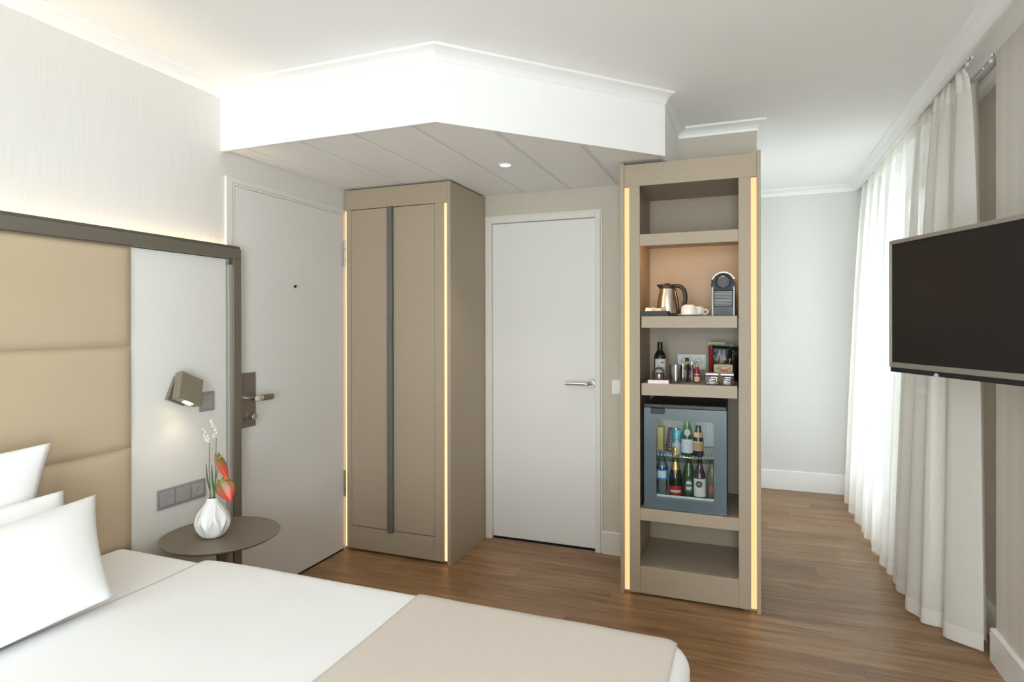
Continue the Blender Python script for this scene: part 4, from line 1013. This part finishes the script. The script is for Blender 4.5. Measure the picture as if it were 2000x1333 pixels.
# ------------------------------------------------------------------ minibar fridge and what it holds
def build_fridge():
    z0, z1 = .4395, .962
    x0, x1 = -.482, -.092
    yf = 3.082
    f = thing('mini_fridge', 'grey glass-door mini fridge standing in the cabinet', 'fridge', (-.287, 3.28, z0))
    # cabinet shell as five boards so that the inside is hollow
    bm = B(); yb = 3.47
    box(bm, (x0+.004, yf+.034, z0), (x0+.030, yb, z1)); box(bm, (x1-.030, yf+.034, z0), (x1-.004, yb, z1)); box(bm, (x0+.030, yf+.034, z1-.045), (x1-.030, yb, z1)); box(bm, (x0+.030, yf+.034, z0), (x1-.030, yb, z0+.030)); box(bm, (x0+.030, yb-.03, z0+.030), (x1-.030, yb, z1-.045))
    fin('body', bm, BLACKP, f)
    LIN = mat('fridge_liner', (.80, .82, .80), .4)
    bm = B(); box(bm, (x0+.0305, yf+.036, z0+.0305), (x0+.034, yb-.031, z1-.046)); box(bm, (x1-.034, yf+.036, z0+.0305), (x1-.0305, yb-.031, z1-.046)); box(bm, (x0+.034, yb-.034, z0+.0305), (x1-.034, yb-.0305, z1-.046)); box(bm, (x0+.034, yf+.036, z0+.0305), (x1-.034, yb-.034, z0+.048)); box(bm, (x0+.034, yf+.036, z1-.050), (x1-.034, yb-.034, z1-.046))
    for i in range(18):
        xx = x0+.044+i*.0172
        box(bm, (xx, yb-.042, z0+.16), (xx+.008, yb-.034, z1-.052))
    fin('liner', bm, LIN, f)
    FD = mat('fridge_door_grey', (.185, .215, .245), .28, coat=.4)
    wx0, wx1, wz0, wz1 = -.424, -.150, .496, .885
    bm = B(); a, b = yf, yf+.030
    zd = .943
    box(bm, (x0, a, z0+.003), (wx0, b, zd), 0); box(bm, (wx1, a, z0+.003), (x1, b, zd), 0); box(bm, (wx0, a, z0+.003), (wx1, b, wz0), 0); box(bm, (wx0, a, wz1), (wx1, b, zd), 0)
    bmesh.ops.remove_doubles(bm, verts=bm.verts, dist=1e-5)
    d = fin('door', bm, FD, f)
    fin('glass_pane', bx((x0+.001, a-.003, z0+.004), (x1-.001, a-.0005, zd-.001)), FRPANE, d)
    fin('gasket', bx((x0+.004, b, z0+.004), (x1-.004, b+.003, z0+.028)), BLACKM, d)
    fin('door_handle', bx((-.447, a-.014, .917), (-.381, a-.0035, .944), .003), BLACKP, d)
    fin('top_panel', bx((x0, a-.001, zd+.001), (x1, yf+.034, z1+.001), .003), BLACKP, f)
    bm = lathe(B(), [(.0135, 0), (.0135, -.001), (.0122, -.001), (.0122, 0)], (0, 0, 0), 28, axis='Y')
    for v in bm.verts: v.co = Vector((v.co.x-.413, v.co.y+a-.001, v.co.z*.42+.953))
    fin('badge', bm, mat('badge_grey', (.22, .23, .24), .4), f)
    # inside lamp at the top of the compartment
    fin('inside_lamp', bx((-.33, yf+.045, z1-.0535), (-.24, yf+.07, z1-.0505)), mat('fridge_lamp', (1, 1, 1), .4, emit=(.92, 1, .95), es=26), f)
    # wire shelf
    zs = .698
    bm = B()
    for yy in (3.118, 3.43): tube(bm, [(x0+.035, yy, zs), (x1-.035, yy, zs)], .0028, 8)
    for i in range(20):
        xx = x0+.046+i*.0157
        tube(bm, [(xx, 3.118, zs+.002), (xx, 3.43, zs+.002)], .0016, 6)
    fin('wire_shelf', bm, mat('wire_chrome', (.62, .62, .60), .25, metal=.9), f, True)
    fin('shelf_rail', bx((x0+.034, 3.121, zs-.026), (x1-.034, 3.123, zs-.004)), glassy('smoked_rail', (.62, .68, .65), refl=.06), f)
    fin('bottle_bar', bx((x0+.034, 3.117, z0+.048), (x1-.034, 3.121, z0+.066), .001), LIN, f)
    G1, G2 = 'drinks on the fridge floor', 'drinks on the fridge wire shelf'
    zb = z0+.0482
    cr = mat('cream_label', (.78, .77, .73), .6)
    # water
    c = (-.404, 3.165)
    w = bottle('water_bottle', 'clear plastic water bottle with blue cap and blue label in the fridge', 'bottle', c, zb,
               [(0, 0), (.027, 0), (.0295, .004)]+[(.0295-.0016*(i % 2), .012+i*.006) for i in range(13)]+[(.0295, .095), (.0295, .135), (.0285, .148), (.0225, .168), (.013, .190), (.0125, .198)],
               glassy('pet_water', (.88, .94, .96), refl=.05), G1)
    fin('cap', lathe(B(), [(.0150, zb+.198), (.0155, zb+.200), (.0155, zb+.216), (.014, zb+.218), (0, zb+.218)], (*c, 0), 28), mat('blue_cap', (.035, .17, .48), .35), w, True, angle=50)
    lab(band_on_cyl(B(), .0298, (*c, 0), zb+.088, zb+.138, 0, PI, 40), 'blue_label', mat('blue_label', (.06, .26, .58), .4), w)
    lab(band_on_cyl(B(), .0302, (*c, 0), zb+.096, zb+.131, VIEW(c)-.1, .75), 'white_label', mat('white_label', (.72, .76, .80), .5), w)
    # sparkling wine
    c = (-.338, 3.165)
    s = bottle('sparkling_wine_bottle', 'small sparkling wine bottle with gold foil neck and red label in the fridge', 'bottle', c, zb,
               [(0, 0), (.031, 0), (.033, .004), (.033, .090), (.031, .110), (.0245, .138), (.0172, .165), (.0150, .185)], mat('dark_green_glass', (.010, .022, .012), .07, coat=.5), G1)
    fin('foil', lathe(B(), [(.0248, zb+.139), (.0206, zb+.158), (.0182, zb+.180), (.0165, zb+.205), (.0172, zb+.212), (.0180, zb+.218), (.0168, zb+.226), (.0180, zb+.240), (.0168, zb+.251), (.012, zb+.256), (0, zb+.257)], (*c, 0), 28), mat('gold_foil', (.62, .47, .20), .32, metal=.85, bump=.5, bump_scale=150), s, True)
    R = .0333
    lab(band_on_cyl(B(), .033, (*c, 0), zb+.018, zb+.062, 0, PI, 40), 'red_label', mat('red_label', (.40, .022, .018), .5), s)
    t = textbm('PIPER-HEIDSIECK', .0072)
    for v in t.verts:
        a_ = VIEW(c)+v.co.x/.0335; zz = v.co.y; v.co = Vector((c[0]+.0344*math.cos(a_), c[1]+.0344*math.sin(a_), zb+.036+zz))
    lab(band_on_cyl(B(), .0333, (*c, 0), zb+.030, zb+.041, VIEW(c), .85), 'name_band', cr, s)
    fin('lettering', t, BLACKM, s)
    q = [(.0085*math.cos(k*PI/10), .0105*math.sin(k*PI/10)) for k in range(20)]
    fin('neck_seal', shape_on_cyl(B(), q, .0243, (*c, zb), VIEW(c), .132, .0035), mat('copper_seal', (.55, .26, .14), .35, metal=.5), s)
    # green beer bottle
    c = (-.275, 3.180)
    gr = mat('green_beer_glass', (.030, .085, .022), .08, coat=.5)
    b = bottle('beer_bottle', 'green beer bottle with round white and dark label in the fridge', 'bottle', c, zb,
               [(0, 0), (.028, 0), (.0305, .004), (.0305, .105), (.029, .122), (.022, .150), (.0155, .180), (.0130, .200)], gr, G1)
    fin('crown_cap', lathe(B(), [(.0135, zb+.200), (.0155, zb+.203), (.0150, zb+.209), (0, zb+.211)], (*c, 0), 24), mat('green_cap', (.04, .20, .06), .3, metal=.4), b, True, angle=40)
    va = VIEW(c)
    ov = lambda a_, b_, n=28, z_=0, lo=0, hi=2*PI: [(a_*math.cos(lo+(hi-lo)*k/n), z_+b_*math.sin(lo+(hi-lo)*k/n)) for k in range(n+(0 if hi-lo > 6 else 1))]
    fin('label_field', shape_on_cyl(B(), ov(.0265, .042), .0305, (*c, zb), va, .066, .0008), mat('label_dark_green', (.035, .055, .042), .5), b)
    fin('label_upper', shape_on_cyl(B(), ov(.0150, .017, 18, .006, 0, PI), .0305, (*c, zb), va, .066, .0016), mat('label_white', (.72, .75, .73), .5), b)
    fin('label_lower', shape_on_cyl(B(), ov(.0150, .017, 18, -.006, PI, 2*PI), .0305, (*c, zb), va, .066, .0016), mat('label_white', (.72, .75, .73), .5), b)
    t = textbm('Heineken', .0072)
    for v in t.verts:
        a_ = va+v.co.x/.031; zz = v.co.y; v.co = Vector((c[0]+.0324*math.cos(a_), c[1]+.0324*math.sin(a_), zb+.066+zz))
    fin('lettering', t, mat('label_white', (.72, .75, .73), .5), b)
    for s_, top in (('LAGER BEER', 1), ('PREMIUM QUALITY', -1)):
        t = textbm(s_, .0058)
        for v in t.verts:
            th = v.co.x/.024
            if top > 0: px, pz = (.0205+v.co.y*.9)*math.sin(th), .006+(.0225+v.co.y)*math.cos(th)
            else: px, pz = (.0205-v.co.y*.9)*math.sin(th), -.006-(.0225-v.co.y)*math.cos(th)
            a_ = va+px/.031; v.co = Vector((c[0]+.0322*math.cos(a_), c[1]+.0322*math.sin(a_), zb+.066+pz))
        fin('lettering', t, mat('label_white', (.72, .75, .73), .5), b)
    # white-label wine bottle
    c = (-.220, 3.150)
    w = bottle('wine_bottle', 'slim dark wine bottle with white label and round gold crest in the fridge', 'bottle', c, zb,
               [(0, 0), (.0285, 0), (.0305, .004), (.0305, .112), (.0285, .126), (.019, .150), (.0125, .178), (.0115, .215), (.0125, .222), (.0125, .232), (0, .234)], mat('rose_brown_glass', (.060, .040, .042), .07, coat=.5), G1)
    lab(band_on_cyl(B(), .0305, (*c, 0), zb+.022, zb+.110, VIEW(c), 1.15, 20), 'paper_label', cr, w)
    va = VIEW(c)-.1
    fin('crest', shape_on_cyl(B(), ov(.0165, .0165), .0308, (*c, zb), va, .084, .0010), mat('crest_bronze', (.16, .125, .075), .5), w)
    fin('crest_ring', shape_on_cyl(B(), ov(.0125, .0125), .0308, (*c, zb), va, .084, .0016), mat('crest_dark', (.10, .085, .06), .5), w)
    for dx in (-.005, 0, .005):
        fin('crest_mark', shape_on_cyl(B(), [(dx-.0013, -.006), (dx+.0013, -.006), (dx+.0013, .006), (dx-.0013, .006)], .0308, (*c, zb), va, .084, .0021), mat('crest_gold', (.60, .42, .14), .4), w)
    fin('label_line', shape_on_cyl(B(), [(-.013, -.0012), (.013, -.0012), (.013, .0012), (-.013, .0012)], .0308, (*c, zb), va, .032, .0010), mat('pale_gold', (.66, .60, .42), .5), w)
    # bottle at the hinge side
    c = (-.163, 3.195)
    j = bottle('juice_bottle', 'small clear bottle with a pink round label at the hinge side of the fridge', 'bottle', c, zb,
               [(0, 0), (.024, 0), (.0262, .004), (.0262, .110), (.024, .125), (.0165, .155), (.0140, .170), (.0140, .180)], mat('olive_juice', (.22, .20, .12), .15), G1)
    fin('cap', lathe(B(), [(.0165, zb+.178), (.0165, zb+.190), (0, zb+.190)], (*c, 0), 24), mat('brass_cap', (.48, .30, .10), .4, metal=.4), j)
    fin('round_label', shape_on_cyl(B(), ov(.016, .019), .0262, (*c, zb), VIEW(c)-.15, .050, .0008), mat('pink_label', (.48, .17, .14), .5), j)
    # wire shelf things
    zb = zs+.0040
    o = fin('cracker_box', bx((-.438, 3.235, zb), (-.408, 3.30, zb+.120), .001), mat('yellow_card', (.58, .46, .16), .5), None)
    tag(o, 'narrow yellow card box at the left of the fridge wire shelf', 'box')
    o = thing('chocolate_bar', 'dark brown chocolate packet leaning between the yellow box and the can', 'packet', (-.372, 3.20, zb), rot=(0, .12, 0))
    fin('wrapper', bx((-.021, -.012, .003), (.021, .012, .128), .003), mat('chocolate_wrapper', (.050, .028, .026), .35), o, local=True)
    for k in range(7):
        zz = .018+k*.014
        fin('print_mark', bx((-.004+.002*(k % 2), -.0128, zz), (.008-.003*(k % 3), -.0121, zz+.008)), mat('pale_pink_print', (.45, .36, .32), .5), o, local=True)
    fin('print_mark', bx((-.004, -.0128, .006), (.016, -.0121, .016)), mat('maroon_print', (.16, .03, .035), .5), o, local=True)
    c = (-.333, 3.175)
    cn = thing('drink_can', 'slim turquoise and white drinks can on the fridge wire shelf', 'can', (*c, zb), group=G2)
    fin('body', lathe(B(), [(0, 0+zb), (.020, zb), (.0245, zb+.006), (.0248, zb+.060), (.0248, zb+.061)], (*c, 0), 36), mat('can_white', (.62, .70, .72), .3, metal=.3), cn, True, angle=50)
    fin('upper_body', lathe(B(), [(.0248, zb+.061), (.0248, zb+.116), (.0215, zb+.124)], (*c, 0), 36), mat('can_turquoise', (.07, .33, .40), .3, metal=.3), cn, True, angle=50)
    fin('can_top', lathe(B(), [(.0215, zb+.124), (.0225, zb+.127), (.0210, zb+.128), (.0195, zb+.124), (0, zb+.124)], (*c, 0), 36), CHROME, cn, True, angle=40)
    fin('emblem', shape_on_cyl(B(), ov(.0095, .0095), .0248, (*c, zb), VIEW(c), .066, .0008), mat('can_emblem', (.45, .55, .58), .4), cn)
    for zz in (.102, .092, .083):
        fin('print_line', shape_on_cyl(B(), [(-.014, -.0013), (.014, -.0013), (.014, .0013), (-.014, .0013)], .0248, (*c, zb), VIEW(c), zz, .0008), mat('can_pale', (.45, .62, .66), .4), cn)
    c = (-.281, 3.165)
    g = bottle('mineral_water_bottle', 'green glass bottle with white label on the fridge wire shelf', 'bottle', c, zb,
               [(0, 0), (.0265, 0), (.0290, .004), (.0290, .088), (.0275, .105), (.0225, .130), (.0165, .155), (.0135, .180), (.0130, .190), (0, .190)], gr, G2)
    lab(band_on_cyl(B(), .0290, (*c, 0), zb+.016, zb+.084, VIEW(c), 1.2, 20), 'paper_label', mat('white_label', (.72, .76, .80), .5), g)
    fin('seal', shape_on_cyl(B(), ov(.0150, .0160), .0262, (*c, zb), VIEW(c), .118, .0028), mat('silver_seal', (.66, .69, .72), .4), g)
    fin('seal_core', shape_on_cyl(B(), ov(.0085, .0095), .0262, (*c, zb), VIEW(c), .118, .0036), mat('seal_blue', (.50, .56, .62), .4), g)
    fin('seal_tail', shape_on_cyl(B(), [(-.0015, 0), (.0015, 0), (.0015, .02), (-.0015, .02)], .0288, (*c, zb), VIEW(c), .085, .001), mat('silver_seal', (.66, .69, .72), .4), g)
    for dx, dz in ((0, .0035), (0, -.0035), (.0035, 0), (-.0035, 0)):
        fin('label_mark', shape_on_cyl(B(), [(dx-.002, dz), (dx, dz-.002), (dx+.002, dz), (dx, dz+.002)], .0292, (*c, zb), VIEW(c), .066, .001), mat('label_navy', (.10, .12, .18), .5), g)
    c = (-.228, 3.170)
    k = bottle('cola_bottle', 'dark bottle with two copper-coloured labels on the fridge wire shelf', 'bottle', c, zb,
               [(0, 0), (.0240, 0), (.0260, .004), (.0262, .070), (.0235, .090), (.0190, .112), (.0150, .130), (.0135, .150), (0, .152)], mat('cola_glass', (.020, .022, .024), .08, coat=.5), G2)
    lab(band_on_cyl(B(), .0262, (*c, 0), zb+.032, zb+.072, VIEW(c), 1.25, 20), 'paper_label', mat('copper_label', (.55, .31, .17), .5), k)
    lab(lathe(B(), [(.0232, zb+.094), (.0178, zb+.119)], (*c, 0), 16, VIEW(c)-1.25, VIEW(c)+1.25), 'neck_label', mat('copper_label', (.55, .31, .17), .5), k)
    lab(band_on_cyl(B(), .0264, (*c, 0), zb+.072, zb+.0745, VIEW(c), 1.25, 20), 'label_rim', cr, k)
    lab(band_on_cyl(B(), .0264, (*c, 0), zb+.0295, zb+.032, VIEW(c), 1.25, 20), 'label_rim', cr, k)
build_fridge()

# ------------------------------------------------------------------ television
def build_tv():
    ux, uy = .4033, -.9152
    rz = math.atan2(uy, ux)
    W, Hh = .86, .502
    t = thing('television', 'flat black television with bronze bezel angled out from the striped wall', 'television', (.537, 2.812, 1.188), rz)
    # local: x along the screen towards the viewer, -y faces the room
    fin('back_cover', bx((.006, .012, .006), (W-.006, .042, Hh-.006), .010, 3), BLACKP, t, local=True)
    bm = B(); bz = .0115
    BZ = mat('tv_bronze', (.42, .385, .345), .38, metal=.55)
    box(bm, (0, -.010, 0), (bz, .012, Hh), .003); box(bm, (W-bz, -.010, 0), (W, .012, Hh), .003); box(bm, (bz, -.010, Hh-.0155), (W-bz, .012, Hh), .002); box(bm, (bz, -.010, 0), (W-bz, .012, .0205), .002)
    fin('bezel', bm, BZ, t, local=True)
    fin('inner_bezel', bx((bz, -.0035, .0205), (W-bz, .010, Hh-.0155)), BLACKM, t, local=True)
    fin('screen', bx((bz+.006, -.0055, .0215), (W-bz-.006, -.0036, Hh-.0165)), mat('tv_screen', (.020, .018, .016), .32, spec=.35), t, local=True)
    bm = prism(B(), [(.002, -.018), (W-.002, -.018), (W-.002, -.0005), (.002, -.0005)], -.004, .030, 'Y'); fin('bottom_bar', bm, BLACKP, t, local=True)
    bm = prism(B(), [(.235, -.017), (.262, -.017), (.254, -.006), (.243, -.006)], -.0062, -.0042, 'Y'); fin('standby_light', bm, mat('clear_lens', (.55, .58, .62), .15), t, local=True)
    # swivel wall mount
    fin('mount_plate', bx((.33, .042, .13), (.53, .052, .37), .002), BLACKM, t, local=True)
    c, s = math.cos(rz), math.sin(rz)
    def loc(x, y): dx, dy = x-.537, y-2.812; return (dx*c+dy*s, -dx*s+dy*c)
    a = loc(XR-.012, 2.55); m_ = (.43, .058)
    fin('mount_arm', tube(B(), [(m_[0], m_[1], .25), ((m_[0]+a[0])/2+.06, (m_[1]+a[1])/2+.02, .25), (a[0], a[1], .25)], .016, 12), BLACKM, t, local=True)
    bm = bx((-.009, -.06, .13), (.009, .06, .37), .002)
    bmesh.ops.transform(bm, matrix=Matrix.Translation((a[0], a[1], 0)) @ Matrix.Rotation(-rz, 4, 'Z'), verts=bm.verts)
    fin('wall_bracket', bm, BLACKM, t, local=True)
build_tv()

# ------------------------------------------------------------------ curtains
def build_curtains():
    SH = sheer('sheer_voile', (.89, .875, .835), .76, .22); HEM = sheer('sheer_voile_doubled', (.90, .875, .82), .95, .4)
    DR = sheer('beige_drape', (.74, .68, .58), .97, .30)
    ztop = 2.432
    def hem_pt(s, t):
        """s 0 far .. 1 near along the rail, t 0 top .. 1 floor"""
        y = 5.425-s*2.36
        ph = (5.425-y)/.272*2*PI+.5*math.sin(y*3.1)+.8
        amp = .012+.036*t**.7
        x = .838-.092*t**.6-.012*t*math.sin(y*1.7)
        w = math.sin(ph)+.28*math.sin(2*ph+.6+y)+.22*math.sin(3.3*ph+2*math.sin(y*2.3))
        dx = amp*w
        dy = -.035*t**.7*math.cos(ph)
        # the leading edge turns towards the wall and flares at the floor
        k = max(0, (s-.93)/.07)
        dx += (k*k)*(.02+.155*t**.45); dy += -.02*k*t
        return x+dx, y+dy
    def surf(t0, t1, nz, zb, x_off=0.0):
        bm = B()
        def fn(u, v):
            t = t0+(t1-t0)*v
            x, y = hem_pt(u, t)
            z = ztop-(ztop-zb)*t
            # gathered heading: fine pleats that die out downwards
            g = max(0, 1-t/.06); x += .006*g*math.sin(u*2*PI*70)
            return (x+x_off, y, z)
        grid(bm, fn, 620, nz); return bm
    c = thing('sheer_curtain', 'long white sheer curtain hanging in folds in front of the window', 'curtain', (.75, 4.2, 0))
    zb = .008
    fin('voile', surf(0, 1, 46, zb), SH, c, True)
    fin('hem', surf(.972, 1.0, 4, zb, -.0012), HEM, c, True, label='doubled white hem band')
    fin('heading_tape', surf(0, .036, 4, zb, -.0012), HEM, c, True)
    def drape(label, y0, y1, xc, amp, per, ph0, lean):
        d = thing('drape', label, 'curtain', (xc, (y0+y1)/2, 0), group='beige drapes behind the sheer curtain')
        def fn(u, v):
            y = y0+(y1-y0)*u; t = v
            ph = u*(y1-y0)/per*2*PI+ph0
            a = amp*(.75+.25*t)
            return (xc+a*(math.sin(ph)+.2*math.sin(2.3*ph+1)), y+.02*t*math.cos(ph)+lean*t*(1-2*u), 2.425-(2.425-.012)*t)
        bm = grid(B(), fn, 160, 30)
        o = fin('cloth', bm, DR, d, True)
        bm = grid(B(), lambda u, v: Vector(fn(u, .035*v))+Vector((-.001, 0, 0)), 160, 3); fin('heading_tape', bm, DR, d, True)
    drape('beige drape gathered at the television end of the window', 3.20, 3.80, .928, .022, .12, .4, -.10)
    drape('beige drape gathered at the far wall end of the window', 5.22, 5.44, .928, .024, .075, .0, 0)
    # curtain rails
    for x, label, y0 in ((.848, 'white ceiling rail carrying the sheer curtain', 2.985), (.928, 'white ceiling rail carrying the beige drapes', 2.985)):
        r = thing('curtain_rail', label, 'curtain rail', (x, 4.2, 2.438), group='ceiling curtain rails')
        bm = B(); box(bm, (x-.010, y0, 2.439), (x-.002, YF-.005, 2.4478)); box(bm, (x+.002, y0, 2.439), (x+.010, YF-.005, 2.4478)); fin('track', bm, TRIMW, r)
        fin('track_slot', bx((x-.0019, y0, 2.4415), (x+.0019, YF-.005, 2.4478)), BLACKM, r)
        fin('end_stop', bx((x-.006, y0+.03, 2.424), (x+.006, y0+.045, 2.4388), .002), WHITEP, r)
        for i in range(14):
            y = y0+.12+i*.168
            fin('glider', bx((x-.003, y, 2.431), (x+.003, y+.008, 2.4388)), WHITEP, r)
build_curtains()

# ------------------------------------------------------------------ facade added outside the curtained window to hold back sky light
def build_outside():
    b = thing('added_facade', 'pale facade added outside to dim the daylight behind the sheer curtain', 'building', (5.0, 12.0, -4))
    RE = mat('pale_render', (.36, .375, .39), .9, noise_amt=.05, noise_scale=2)
    fin('facade', bx((4.6, 3.4, -4), (5.0, 25, 9)), RE, b)
    for y in range(5, 24, 3):
        for z in (-2.4, .6, 3.6):
            w = fin('window', bx((4.56, y, z), (4.6, y+1.2, z+1.7)), TRIMW, b)
            fin('pane', bx((4.55, y+.08, z+.08), (4.56, y+1.12, z+1.62)), mat('dark_pane', (.06, .07, .08), .1), w)
    fin('string_course', bx((4.5, 3.4, 2.9), (4.6, 25, 3.15)), TRIMW, b)
build_outside()
